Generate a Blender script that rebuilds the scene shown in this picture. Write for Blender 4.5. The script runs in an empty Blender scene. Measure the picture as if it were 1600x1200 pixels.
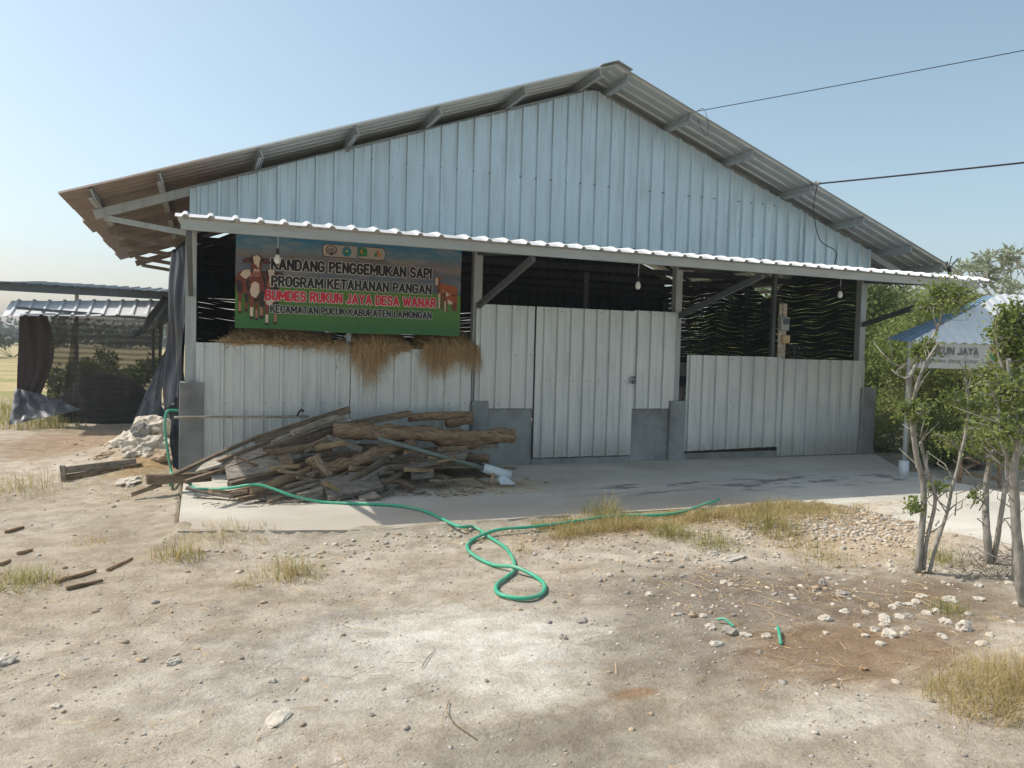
import bpy, bmesh, math, random
import numpy as np
from mathutils import Vector, Matrix, Quaternion, noise
random.seed(7); RN = np.random.default_rng(7)
SC = bpy.context.scene; COL = SC.collection
PI = math.pi
# ------------------------------------------------------------------ camera
CX, CY, CZ = 0.118, -10.033, 1.6
YAW, PIT, ROL, FPX = math.radians(21.709), math.radians(-2.569), math.radians(1.509), 1222.4
Fv = Vector((math.sin(YAW)*math.cos(PIT), math.cos(YAW)*math.cos(PIT), math.sin(PIT)))
R0 = Vector((math.cos(YAW), -math.sin(YAW), 0)); U0 = R0.cross(Fv)
Rv = R0*math.cos(ROL) + U0*math.sin(ROL); Uv = U0*math.cos(ROL) - R0*math.sin(ROL)
cam = bpy.data.cameras.new('camera'); camo = bpy.data.objects.new('camera', cam); COL.objects.link(camo)
camo.matrix_world = Matrix(((Rv.x, Uv.x, -Fv.x, CX), (Rv.y, Uv.y, -Fv.y, CY), (Rv.z, Uv.z, -Fv.z, CZ), (0, 0, 0, 1)))
cam.sensor_width = 36; cam.lens = FPX/1600*36; cam.clip_end = 3000; cam.clip_start = 0.05
SC.camera = camo
# ------------------------------------------------------------------ sky, sun, exposure
SX, SY = .63, -.42                       # shadow shift per metre of height
SUN = Vector((-SX, -SY, 1)).normalized(); EL = math.asin(SUN.z)
w = bpy.data.worlds.new('World'); SC.world = w; w.use_nodes = True
nt = w.node_tree; sky = nt.nodes.new('ShaderNodeTexSky'); sky.sky_type = 'NISHITA'; sky.sun_disc = False
sky.sun_elevation = EL; sky.sun_rotation = math.atan2(SUN.x, SUN.y)
sky.air_density = 1.0; sky.dust_density = 2.2; sky.ozone_density = 1.0
hsv = nt.nodes.new('ShaderNodeHueSaturation'); hsv.inputs['Saturation'].default_value = .84; hsv.inputs['Hue'].default_value = .478; nt.links.new(sky.outputs[0], hsv.inputs['Color'])
bg = nt.nodes['Background']; nt.links.new(hsv.outputs[0], bg.inputs[0]); bg.inputs[1].default_value = 0.102
sl = bpy.data.lights.new('sun', 'SUN'); sl.energy = 2.2; sl.angle = math.radians(.53); sl.color = (1, .95, .87)
so = bpy.data.objects.new('sun', sl); COL.objects.link(so); so.rotation_euler = SUN.to_track_quat('Z', 'Y').to_euler()
so.location = (-10, 10, 20)
SC.view_settings.view_transform = 'Standard'; SC.view_settings.look = 'None'
SC.view_settings.exposure = 0.76; SC.view_settings.gamma = 1
# ------------------------------------------------------------------ helpers
def ray(x, y): return Fv + Rv*((x-800)/FPX) - Uv*((y-600)/FPX)
def at(x, y, Y):
    v = ray(x, y); return Vector((CX, CY, CZ)) + v*((Y-CY)/v.y)
def onz(x, y, z=-.05):
    v = ray(x, y); return Vector((CX, CY, CZ)) + v*((z-CZ)/v.z)
def nz(x, y, z=0, s=1.0): return noise.noise(Vector((x*s, y*s, z*s)))
def tag(o, label=None, cat=None, group=None, kind=None):
    if label: o['label'] = label
    if cat: o['category'] = cat
    if group: o['group'] = group
    if kind: o['kind'] = kind
    return o
def thing(name, label, cat, loc=(0, 0, 0), group=None):
    o = bpy.data.objects.new(name, None); COL.objects.link(o); o.location = loc; o.empty_display_size = .1
    return tag(o, label, cat, group)
def origin(o):
    p = Vector((0, 0, 0))
    while o is not None: p = p + o.location; o = o.parent
    return p
class MB:
    def __init__(s): s.v = []; s.f = []; s.m = []
    def add(s, vs, fs, m=0):
        n = len(s.v); s.v += [tuple(v) for v in vs]; s.f += [tuple(n+i for i in f) for f in fs]; s.m += [m]*len(fs); return s
    def box(s, c, sz, rot=None, m=0):
        c = Vector(c); a, b, d = [k/2 for k in sz]; vs = [Vector((x, y, z)) for x in (-a, a) for y in (-b, b) for z in (-d, d)]
        if rot is not None: vs = [rot @ v for v in vs]
        return s.add([c+v for v in vs], [(0, 1, 3, 2), (4, 6, 7, 5), (0, 4, 5, 1), (2, 3, 7, 6), (0, 2, 6, 4), (1, 5, 7, 3)], m)
    def bx(s, x0, x1, y0, y1, z0, z1, m=0):
        return s.box(((x0+x1)/2, (y0+y1)/2, (z0+z1)/2), (abs(x1-x0), abs(y1-y0), abs(z1-z0)), None, m)
    def bar(s, p, q, w, h, up=(0, 0, 1), m=0):
        p, q = Vector(p), Vector(q); d = (q-p); L = d.length; d = d/L; up = Vector(up)
        if abs(d.dot(up)) > .98: up = Vector((0, 1, 0))
        y = up.cross(d).normalized(); z = d.cross(y)
        return s.box((p+q)/2, (L, w, h), Matrix((d, y, z)).transposed(), m)
    def tube(s, pts, r, n=8, m=0, cap=True):
        pts = [Vector(p) for p in pts]; rs = r if isinstance(r, (list, tuple)) else [r]*len(pts); vs = []; fs = []
        t0 = (pts[1]-pts[0]).normalized(); a = t0.orthogonal().normalized()
        for i, p in enumerate(pts):
            t = (pts[min(i+1, len(pts)-1)]-pts[max(i-1, 0)]).normalized(); a = (a - t*a.dot(t)).normalized(); b = t.cross(a)
            for k in range(n): g = 2*PI*k/n; vs.append(p+(a*math.cos(g)+b*math.sin(g))*rs[i])
        for i in range(len(pts)-1):
            for k in range(n): fs.append((i*n+k, i*n+(k+1) % n, (i+1)*n+(k+1) % n, (i+1)*n+k))
        if cap: fs.append(tuple(range(n))[::-1]); fs.append(tuple(range((len(pts)-1)*n, len(pts)*n)))
        return s.add(vs, fs, m)
    def grid(s, nu, nv, fn, m=0):
        vs = [fn(i/nu, j/nv) for i in range(nu+1) for j in range(nv+1)]
        return s.add(vs, [(i*(nv+1)+j, (i+1)*(nv+1)+j, (i+1)*(nv+1)+j+1, i*(nv+1)+j+1) for i in range(nu) for j in range(nv)], m)
    def build(s, name, mats, parent=None, smooth=False, solid=0):
        me = bpy.data.meshes.new(name); o0 = origin(parent)
        me.from_pydata([(v[0]-o0.x, v[1]-o0.y, v[2]-o0.z) for v in s.v], [], s.f)
        for mt in (mats if isinstance(mats, (list, tuple)) else [mats]): me.materials.append(mt)
        me.polygons.foreach_set('material_index', s.m)
        if smooth: me.polygons.foreach_set('use_smooth', [True]*len(me.polygons))
        me.update(); o = bpy.data.objects.new(name, me); COL.objects.link(o)
        if parent is not None: o.parent = parent
        if solid:
            md = o.modifiers.new('thick', 'SOLIDIFY'); md.thickness = solid; md.offset = 0
        return o
def np_build(name, V, Fq, mats, mi=None, parent=None, smooth=False):
    me = bpy.data.meshes.new(name); V = np.asarray(V, np.float32); Fq = np.asarray(Fq, np.int32); k = Fq.shape[1]
    o0 = origin(parent); V = V - np.array(o0, np.float32)
    me.vertices.add(len(V)); me.vertices.foreach_set('co', V.ravel())
    me.loops.add(Fq.size); me.loops.foreach_set('vertex_index', Fq.ravel())
    me.polygons.add(len(Fq)); me.polygons.foreach_set('loop_start', np.arange(0, Fq.size, k, dtype=np.int32))
    for mt in (mats if isinstance(mats, (list, tuple)) else [mats]): me.materials.append(mt)
    if mi is not None: me.polygons.foreach_set('material_index', np.asarray(mi, np.int32))
    if smooth: me.polygons.foreach_set('use_smooth', np.ones(len(Fq), bool))
    me.update(calc_edges=True); me.validate(); o = bpy.data.objects.new(name, me); COL.objects.link(o)
    if parent is not None: o.parent = parent
    return o
def copy_tree(o, parent=None):
    c = o.copy(); COL.objects.link(c)
    if parent is not None: c.parent = parent
    for ch in list(o.children): copy_tree(ch, c)
    return c
def smooth_path(pts, n=8):
    pts = [Vector(p) for p in pts]; out = []
    P = [pts[0]*2-pts[1]]+pts+[pts[-1]*2-pts[-2]]
    for i in range(1, len(P)-2):
        a, b, c, d = P[i-1:i+3]
        for k in range(n):
            t = k/n; out.append(.5*((2*b)+(c-a)*t+(2*a-5*b+4*c-d)*t*t+(3*b-a-3*c+d)*t**3))
    out.append(pts[-1]); return out
# ------------------------------------------------------------------ materials
class NT:
    def __init__(s, name, rough=.6, metal=0, spec=.5):
        s.m = bpy.data.materials.new(name); s.m.use_nodes = True; s.t = s.m.node_tree; s.b = s.t.nodes['Principled BSDF']
        s.b.inputs['Roughness'].default_value = rough; s.b.inputs['Metallic'].default_value = metal; s.b.inputs['Specular IOR Level'].default_value = spec
    def n(s, typ, **k):
        x = s.t.nodes.new(typ)
        for a, v in k.items(): setattr(x, a, v)
        return x
    def l(s, a, b): s.t.links.new(a, b)
    def co(s, sc=(1, 1, 1), kind='Object', rot=(0, 0, 0)):
        c = s.n('ShaderNodeTexCoord'); mp = s.n('ShaderNodeMapping'); mp.inputs['Scale'].default_value = sc; mp.inputs['Rotation'].default_value = rot
        s.l(c.outputs[kind], mp.inputs[0]); return mp.outputs[0]
    def noise(s, co, scale, detail=5, rough=.55, dist=0):
        x = s.n('ShaderNodeTexNoise'); x.inputs['Scale'].default_value = scale; x.inputs['Detail'].default_value = detail
        x.inputs['Roughness'].default_value = rough; x.inputs['Distortion'].default_value = dist
        s.l(co, x.inputs['Vector']); return x.outputs['Fac']
    def ramp(s, fac, stops, interp='LINEAR'):
        r = s.n('ShaderNodeValToRGB'); r.color_ramp.interpolation = interp; e = r.color_ramp.elements
        while len(e) < len(stops): e.new(.5)
        for k, (p, c) in enumerate(stops):
            e[k].position = p; e[k].color = (*c, 1) if isinstance(c, (tuple, list)) else (c, c, c, 1)
        s.l(fac, r.inputs[0]); return r.outputs[0]
    def mix(s, fac, a, b, mode='MIX'):
        x = s.n('ShaderNodeMix', data_type='RGBA', blend_type=mode)
        for sock, val in ((x.inputs[0], fac), (x.inputs[6], a), (x.inputs[7], b)):
            if hasattr(val, 'links') or hasattr(val, 'is_output'): s.l(val, sock)
            elif isinstance(val, (tuple, list)): sock.default_value = (*val, 1)
            else: sock.default_value = val
        return x.outputs[2]
    def math(s, op, a, b=0.0, c=None):
        x = s.n('ShaderNodeMath', operation=op)
        for sock, val in zip(x.inputs, (a, b, c)):
            if val is None: continue
            if hasattr(val, 'is_output'): s.l(val, sock)
            else: sock.default_value = val
        return x.outputs[0]
    def base(s, c):
        if hasattr(c, 'is_output'): s.l(c, s.b.inputs['Base Color'])
        else: s.b.inputs['Base Color'].default_value = (*c, 1)
    def bump(s, h, strength=.3, dist=.01):
        x = s.n('ShaderNodeBump'); x.inputs['Strength'].default_value = strength; x.inputs['Distance'].default_value = dist
        s.l(h, x.inputs['Height']); s.l(x.outputs[0], s.b.inputs['Normal'])
    def rnd(s): return s.n('ShaderNodeObjectInfo').outputs['Random']
def dim(c, k): return tuple(x*k for x in c)
def m_metal(name, c, rough=.42, metal=.25, dirt=(.32, .28, .22), amt=.35, streak=(3, 3, .35), splash=0, rust_tone=False):
    t = NT(name, rough, metal)
    co = t.co(streak); a = t.noise(co, 4, 6, .6); d = t.ramp(a, [(.48, 0), (.78, 1)])
    big = t.noise(t.co(), .9, 3); v = t.mix(big, dim(c, .86), dim(c, 1.1))
    col = t.mix(t.math('MULTIPLY', d, amt), v, dirt)
    if rust_tone:                                # sheet colour turns browner towards the left eave
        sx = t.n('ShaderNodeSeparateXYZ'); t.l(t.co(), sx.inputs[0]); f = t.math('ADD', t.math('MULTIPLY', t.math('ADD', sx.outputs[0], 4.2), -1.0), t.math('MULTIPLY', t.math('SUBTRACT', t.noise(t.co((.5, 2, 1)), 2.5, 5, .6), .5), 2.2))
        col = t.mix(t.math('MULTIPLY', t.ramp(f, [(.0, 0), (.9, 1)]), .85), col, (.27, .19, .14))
    if splash:                              # mud thrown up along the foot of the sheets, and a few rust spots
        sp = t.n('ShaderNodeSeparateXYZ'); t.l(t.co(), sp.inputs[0]); hgt = t.math('SUBTRACT', t.math('ADD', .16, t.math('MULTIPLY', t.noise(t.co((2, 2, .6)), 2.5, 5, .65), .5)), sp.outputs[2])
        col = t.mix(t.math('MULTIPLY', t.ramp(hgt, [(.0, 0), (.35, 1)]), splash), col, (.33, .29, .235))
        col = t.mix(t.math('MULTIPLY', t.ramp(t.noise(t.co((1, 1, .25)), 22, 2, .5), [(.77, 0), (.81, 1)]), .7), col, (.20, .11, .06))
    t.base(col)
    fine = t.noise(t.co((1, 1, .5)), 5, 3); t.bump(fine, .12, .02)
    t.l(t.ramp(a, [(.3, rough-.06), (.8, rough+.2)]), t.b.inputs['Roughness']); return t.m
def m_conc(name, c, sc=1.0, rough=.9, wet=0):
    t = NT(name, rough, 0, .3); co = t.co()
    a = t.noise(co, 1.6*sc, 7, .62); b = t.noise(co, 40*sc, 4, .6); col = t.ramp(a, [(.3, dim(c, .62)), (.5, c), (.72, dim(c, 1.28))])
    col = t.mix(t.math('MULTIPLY', t.ramp(b, [(.45, 0), (.75, 1)]), .35), col, dim(c, .55))
    t.base(col); t.bump(b, .35, .006); return t.m
def m_wood(name, c0, c1, c2, rough=.85, stretch=8):
    t = NT(name, rough, 0, .2); r = t.rnd(); co = t.co((1, stretch, stretch))
    off = t.n('ShaderNodeVectorMath', operation='ADD'); t.l(co, off.inputs[0]); cm = t.n('ShaderNodeCombineXYZ')
    t.l(t.math('MULTIPLY', r, 37.0), cm.inputs[0]); t.l(cm.outputs[0], off.inputs[1]); co = off.outputs[0]
    a = t.noise(co, 3.2, 8, .65, .6); b = t.noise(co, 14, 4, .6)
    col = t.ramp(a, [(.25, c0), (.5, c1), (.75, c2)]); tint = t.mix(r, (.62, .6, .58), (1.15, 1.08, 1.0))
    col = t.mix(1.0, col, tint, 'MULTIPLY'); col = t.mix(t.math('MULTIPLY', t.ramp(b, [(.5, 0), (.62, 1)]), .6), col, dim(c0, .45))
    t.base(col); t.bump(t.math('ADD', a, t.math('MULTIPLY', b, .6)), .7, .012); return t.m
def m_leaf(name, c, c2, trans=.48, rough=.5):
    t = NT(name, rough, 0, .35); g = t.n('ShaderNodeNewGeometry').outputs['Random Per Island']
    big = t.noise(t.co(), 1.3, 3); f = t.math('ADD', t.math('MULTIPLY', g, .6), t.math('MULTIPLY', big, .4))
    col = t.ramp(f, [(.15, dim(c, .7)), (.5, c), (.85, c2)]); t.base(col)
    tr = t.n('ShaderNodeBsdfTranslucent'); t.l(col, tr.inputs[0]); mx = t.n('ShaderNodeMixShader'); mx.inputs[0].default_value = trans
    t.l(t.b.outputs[0], mx.inputs[1]); t.l(tr.outputs[0], mx.inputs[2]); t.l(mx.outputs[0], t.t.nodes['Material Output'].inputs[0]); return t.m
def m_plain(name, c, rough=.6, metal=0, var=.15, sc=12, bump=0, stretch=(1, 1, 1)):
    t = NT(name, rough, metal); a = t.noise(t.co(stretch), sc, 5)
    t.base(t.ramp(a, [(.3, dim(c, 1-var)), (.7, dim(c, 1+var))]))
    if bump: t.bump(a, bump, .01)
    return t.m
M = {}
M['gable'] = m_metal('gable_metal', (.58, .665, .685), .32, .5, (.34, .36, .35), .35)
M['panel'] = m_metal('panel_metal', (.62, .65, .63), .36, .35, (.34, .33, .31), .32, (3, 3, .4), .5)
M['roof'] = m_metal('roof_metal', (.50, .52, .49), .42, .35, (.24, .22, .19), .3, (.5, 3, 3))
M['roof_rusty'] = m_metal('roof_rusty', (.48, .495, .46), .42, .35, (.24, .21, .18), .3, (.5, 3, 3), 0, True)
M['canopy'] = m_metal('canopy_metal', (.72, .73, .72), .4, .1, (.4, .36, .3), .25, (3, .5, 3))
M['steel'] = m_metal('steel_frame', (.46, .49, .475), .5, .25, (.2, .19, .17), .4)
M['beam'] = m_metal('beam_steel', (.42, .43, .40), .5, .15, (.28, .25, .2), .4, (.8, 3, 3))
M['dark_steel'] = m_metal('dark_steel', (.13, .145, .15), .5, .25, (.1, .08, .07), .4)
M['brown_steel'] = m_metal('brown_steel', (.27, .225, .185), .55, .2, (.16, .1, .07), .5)
M['tie_dark'] = m_metal('dark_tie_steel', (.045, .048, .05), .6, .1, (.04, .03, .025), .4)  # near-black base paints the interior shade into the ties and webs
M['conc'] = m_conc('pillar_concrete', (.27, .265, .25), 1.6)
M['conc2'] = m_conc('wall_concrete', (.31, .325, .31), 1.2)
M['black_net'] = m_plain('black_net', (.014, .018, .014), .7, 0, .3, 60)
M['tarp'] = m_plain('black_tarp', (.010, .013, .022), .38, 0, .4, 8, .3)
M['tarp_grey'] = m_plain('grey_tarp', (.15, .155, .175), .45, 0, .4, 8, .3)
M['cloth_brown'] = m_plain('brown_cloth', (.045, .032, .030), .8, 0, .35, 20, 0, (.3, .3, 3))
M['tarp_navy'] = m_plain('navy_tarp', (.010, .018, .035), .7, 0, .3, 25, .2)  # dark navy paints in the shade seen on the small shed's net
M['white_plastic'] = m_plain('white_plastic', (.62, .66, .68), .4, 0, .1)
M['grey_pipe'] = m_plain('grey_pipe', (.17, .205, .18), .45, 0, .15)
M['glass'] = m_plain('bulb_glass', (.78, .77, .72), .2, 0, .05)
M['rubber'] = m_plain('black_rubber', (.02, .02, .022), .5)
def m_hose():
    t = NT('hose_green', .45); co = t.co(); f = t.ramp(t.noise(co, 6, 6, .7), [(.48, 0), (.72, 1)]); t.base(t.mix(t.math('MULTIPLY', f, .5), t.mix(t.noise(co, 20), (.03, .34, .19), (.07, .48, .30)), (.42, .40, .30))); return t.m
M['hose'] = m_hose()
M['wood'] = m_wood('old_wood', (.09, .066, .045), (.28, .215, .15), (.46, .375, .285))
M['bark'] = m_wood('rotten_bark', (.12, .08, .05), (.34, .235, .15), (.50, .37, .25), .9, 5)
M['peeled'] = m_wood('peeled_wood', (.22, .15, .08), (.42, .31, .18), (.55, .43, .28), .7, 6)
M['greyboard'] = m_wood('grey_board', (.18, .155, .13), (.34, .305, .26), (.50, .46, .40), .9, 3)
M['paleboard'] = m_wood('pale_board', (.42, .38, .31), (.6, .56, .48), (.7, .66, .58), .8, 3)
M['trunk'] = m_plain('sapling_bark', (.30, .275, .235), .9, 0, .35, 28, .6, (1, 1, .4))
M['trunk_dark'] = m_plain('shrub_bark', (.16, .13, .10), .9, 0, .3, 28, .6)
M['leaf'] = m_leaf('leaf_green', (.20, .265, .065), (.40, .42, .14))
M['leaf2'] = m_leaf('leaf_olive', (.26, .29, .09), (.47, .46, .18))
M['leaf_dark'] = m_leaf('leaf_dark', (.12, .17, .045), (.24, .29, .09))
M['leaf_pale'] = m_leaf('leaf_pale', (.30, .34, .20), (.48, .50, .36), .35, .35)
M['leaf_yellow'] = m_leaf('leaf_yellow', (.26, .26, .04), (.42, .38, .07), .35)
M['leaf_far'] = m_leaf('leaf_far', (.10, .13, .09), (.16, .19, .13), .2)
M['grass_green'] = m_leaf('grass_green', (.29, .30, .085), (.50, .46, .17))
M['grass_dry'] = m_leaf('grass_dry', (.58, .45, .21), (.76, .62, .35))
M['straw'] = m_leaf('straw', (.60, .40, .19), (.82, .61, .35), .15, .7)
M['grit'] = m_conc('grit', (.52, .48, .42), 6)
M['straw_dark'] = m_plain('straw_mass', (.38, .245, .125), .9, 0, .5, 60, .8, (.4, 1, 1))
M['stone_pale'] = m_conc('stone_pale', (.60, .535, .44), 6)
M['stone_tan'] = m_conc('stone_tan', (.46, .35, .235), 6)
M['stone_dark'] = m_conc('stone_dark', (.36, .32, .27), 6)
def m_slab():
    t = NT('slab_concrete', .9, 0, .3); co = t.co(); a = t.noise(co, .8, 7, .6); b = t.noise(co, 55, 4, .65); c = t.noise(t.co((.5, 3, 1)), 1.5, 6, .6)
    col = t.ramp(a, [(.3, (.50, .465, .39)), (.5, (.61, .57, .485)), (.7, (.70, .66, .565))])
    col = t.mix(t.math('MULTIPLY', t.ramp(c, [(.55, 0), (.7, 1)]), .35), col, (.30, .275, .24))
    sep = t.n('ShaderNodeSeparateXYZ'); t.l(t.co(), sep.inputs[0])   # a worn damp-stained line of patches along the slab
    d = t.math('ABSOLUTE', t.math('ADD', sep.outputs[1], t.math('ADD', 1.85, t.math('MULTIPLY', t.noise(co, .6, 2), .6)), 0))
    line = t.math('MULTIPLY', t.ramp(d, [(.28, 1), (.42, 0)]), t.ramp(t.noise(t.co((.9, 2.4, 1)), 2.2, 4, .6), [(.52, 0), (.58, 1)]))
    right = t.ramp(t.math('DIVIDE', sep.outputs[0], 10), [(.40, 0), (.46, 1)])
    col = t.mix(t.math('MULTIPLY', t.math('MULTIPLY', line, right), .7), col, (.12, .115, .11))
    col = t.mix(t.math('MULTIPLY', t.ramp(b, [(.5, 0), (.7, 1)]), .3), col, (.22, .2, .18))
    dust = t.math('ADD', t.math('MULTIPLY', t.math('ADD', sep.outputs[1], 2.0), -1.0), t.math('MULTIPLY', t.math('SUBTRACT', t.noise(co, 1.3, 6, .65), .5), 1.6))
    dust = t.math('MULTIPLY', t.ramp(dust, [(.0, 0), (.75, 1)]), t.ramp(t.math('DIVIDE', sep.outputs[0], 10), [(.55, 1), (.66, 0)]))
    col = t.mix(t.math('MULTIPLY', dust, .8), col, t.mix(b, (.36, .31, .245), (.50, .44, .36)))
    t.base(col); t.bump(t.math('ADD', b, t.math('MULTIPLY', c, .8)), .5, .01); return t.m
M['slab'] = m_slab()
def m_ground():
    t = NT('dry_earth', .95, 0, .15); co = t.co(); a = t.noise(co, .55, 8, .62, .3); b = t.noise(co, 5, 7, .65); c = t.noise(co, 38, 5, .7); d = t.noise(t.co((1, 2.2, 1)), 1.7, 6, .65, .5)
    col = t.ramp(a, [(.28, (.31, .265, .20)), (.45, (.42, .365, .285)), (.6, (.50, .44, .355)), (.75, (.56, .50, .415))])
    def blob(px, py, rx, ry, colr, amt, wob=.9):
        nonlocal col
        p = onz(px, py); mp = t.n('ShaderNodeMapping'); mp.inputs['Location'].default_value = (-p.x/rx, -p.y/ry, 0); mp.inputs['Scale'].default_value = (1/rx, 1/ry, 0)
        cc = t.n('ShaderNodeTexCoord'); t.l(cc.outputs['Object'], mp.inputs[0]); ln = t.n('ShaderNodeVectorMath', operation='LENGTH'); t.l(mp.outputs[0], ln.inputs[0])
        r = t.math('ADD', ln.outputs['Value'], t.math('MULTIPLY', t.math('SUBTRACT', d, .5), wob*2))
        col = t.mix(t.math('MULTIPLY', t.ramp(r, [(.45, 1), (1.0, 0)]), amt), col, colr)
    blob(100, 900, 1.6, 1.6, (.44, .37, .28), .6)
    blob(600, 1010, 1.3, .75, (.36, .335, .295), .75)
    blob(740, 1000, 1.1, .75, (.66, .62, .54), .95, .7)
    blob(820, 1060, .55, .35, (.62, .58, .50), .7, .8)
    blob(500, 1060, .9, .6, (.52, .48, .41), .7)
    blob(800, 1180, 1.0, .35, (.25, .22, .175), .75)
    blob(1150, 930, 1.5, 1.0, (.235, .20, .16), .85)
    blob(1050, 1010, .9, .5, (.27, .235, .19), .7)
    blob(990, 1075, .16, .07, (.3, .19, .10), .8, .4)
    blob(1330, 1010, 1.0, .6, (.26, .175, .105), .85)
    blob(1400, 930, 1.2, .8, (.22, .17, .12), .8)
    blob(1330, 1110, .65, .18, (.58, .53, .45), .85, .6)
    blob(1330, 840, 1.2, .8, (.55, .44, .31), .9, .6)
    blob(1150, 800, 1.8, .35, (.36, .28, .16), .85, .5)
    blob(560, 850, 1.7, .4, (.45, .40, .32), .7, .6)
    blob(250, 700, .7, 1.4, (.55, .49, .39), .9, .5)
    blob(110, 690, 1.2, 2.5, (.32, .22, .14), .75)
    blob(215, 745, .5, .5, (.42, .29, .14), .8)
    sep = t.n('ShaderNodeSeparateXYZ'); t.l(co, sep.inputs[0])          # far away: stubble fields
    far = t.ramp(t.math('DIVIDE', sep.outputs[1], 60), [(.15, 0), (.27, 1)])
    fld = t.ramp(t.noise(t.co((.02, .25, 1)), 1.4, 4), [(.35, (.30, .29, .12)), (.5, (.46, .37, .19)), (.7, (.52, .43, .26))])
    col = t.mix(far, col, fld)
    col = t.mix(t.math('MULTIPLY', t.ramp(b, [(.40, 0), (.62, 1)]), .75), col, t.mix(1.0, col, (.62, .58, .54), 'MULTIPLY'))
    col = t.mix(t.math('MULTIPLY', t.ramp(c, [(.56, 0), (.66, 1)]), .55), col, t.mix(1.0, col, (1.45, 1.42, 1.38), 'MULTIPLY'))
    col = t.mix(t.math('MULTIPLY', t.ramp(c, [(.3, 1), (.42, 0)]), .6), col, t.mix(1.0, col, (.5, .47, .43), 'MULTIPLY'))
    fine = t.noise(co, 110, 4, .7); col = t.mix(t.math('MULTIPLY', t.ramp(fine, [(.35, 1), (.48, 0)]), .55), col, t.mix(1.0, col, (.55, .53, .50), 'MULTIPLY'))
    col = t.mix(t.math('MULTIPLY', t.ramp(fine, [(.58, 0), (.68, 1)]), .5), col, t.mix(1.0, col, (1.35, 1.33, 1.3), 'MULTIPLY'))
    col = t.mix(1.0, col, (1.17, 1.17, 1.165), 'MULTIPLY')
    t.base(col); t.bump(t.math('ADD', t.math('MULTIPLY', b, 1.6), t.math('ADD', c, t.math('MULTIPLY', fine, .4))), .75, .022); return t.m
M['ground'] = m_ground()
# ------------------------------------------------------------------ ground and slab
W = 10.45; ZR = 5.415; SLP = .3604; RX = W/2; T1, T2 = 3.565, 6.735
SLAB = [(-.06, 6.4), (-.05, -2.95), (.5, -3.1), (1.57, -3.36), (2.4, -3.30), (3.2, -3.22), (5, -3.27), (6.24, -3.31), (6.47, -3.44), (6.62, -4.23), (6.66, -4.9), (6.9, -7.2), (7.6, -9), (9.9, -9), (9.5, -5), (9.3, -3.35), (9.42, -2.53), (9.55, -1.71), (10.6, -.2), (10.62, 6.4)]
def in_slab(x, y):
    c = False; n = len(SLAB)
    for i in range(n):
        (x0, y0), (x1, y1) = SLAB[i], SLAB[i-1]
        if (y0 > y) != (y1 > y) and x < (x1-x0)*(y-y0)/(y1-y0)+x0: c = not c
    return c
def slab_d(x, y):
    best = 9
    for i in range(len(SLAB)):
        (x0, y0), (x1, y1) = SLAB[i-1], SLAB[i]; dx, dy = x1-x0, y1-y0
        k = max(0, min(1, ((x-x0)*dx+(y-y0)*dy)/(dx*dx+dy*dy))); best = min(best, math.hypot(x-x0-k*dx, y-y0-k*dy))
    return best
RUTS = [((onz(a, b).x, onz(a, b).y), (onz(c, d).x, onz(c, d).y)) for a, b, c, d in ((-80, 1150, 560, 1050), (-60, 1060, 420, 985), (430, 1190, 1050, 1110), (1050, 1120, 1330, 1060), (480, 960, 640, 900))]
def gh(x, y):
    z = -.07
    near = -3 < x < 12 and -10 < y < 8
    if near:
        z += .035*nz(x, y, 0, .55) + .016*nz(x, y, 3, 2.1) + .007*nz(x, y, 5, 7) + .004*nz(x, y, 8, 19)
        z += .42*math.exp(-(((x+.55)/.5)**2+((y-2.2)/1.8)**2)) + .10*math.exp(-(((x+1.1)/1.0)**2+((y-1.2)/1.6)**2))
        z += .07*math.exp(-(((x-5.3)/1.3)**2+((y+4.0)/.5)**2))
        for (ax, ay), (bx_, by) in RUTS:
            ex, ey = bx_-ax, by-ay; L2 = math.hypot(ex, ey); s_ = ((x-ax)*ey-(y-ay)*ex)/L2+.05*nz(x, y, 12, 1.2); q_ = ((x-ax)*ex+(y-ay)*ey)/L2
            if -.2 < q_ < L2: z += (-.014*math.exp(-(s_/.05)**2)+.007*math.exp(-((abs(s_)-.11)/.04)**2))*(.4+.8*abs(nz(x*1.5, y*1.5, 14)+.2))
        d = slab_d(x, y)
        if in_slab(x, y): z = min(.03, (.004+.028*nz(x, y, 9, 1.7)-.03*d/.3) if d < .3 and y < -2.6 and x < 9 else -.14)
        else: z += .055*math.exp(-d/.22)
    return z
def axis(lo, hi, a, b, st, grow=1.22):
    xs = list(np.arange(a, b, st)); s = st
    while xs[-1] < hi: s *= grow; xs.append(xs[-1]+s)
    s = st; pre = []; x = a
    while x > lo: s *= grow; x -= s; pre.append(x)
    return np.array(pre[::-1]+xs)
gx = axis(-500, 500, -1.9, 7.2, .035); gy = axis(-40, 900, -7.9, -2.7, .032)
def ground():
    nx, ny = len(gx), len(gy); V = np.zeros((nx, ny, 3), np.float32); V[..., 0] = gx[:, None]; V[..., 1] = gy[None, :]
    for i, x in enumerate(gx):
        for j, y in enumerate(gy): V[i, j, 2] = gh(float(x), float(y))
    idx = np.arange(nx*ny).reshape(nx, ny); Fq = np.stack([idx[:-1, :-1], idx[1:, :-1], idx[1:, 1:], idx[:-1, 1:]], -1).reshape(-1, 4)
    o = np_build('ground', V.reshape(-1, 3), Fq, M['ground'], None, None, True); tag(o, 'dry pale earth yard with gravel running out to stubble fields', None, None, 'structure')
ground()
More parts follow.
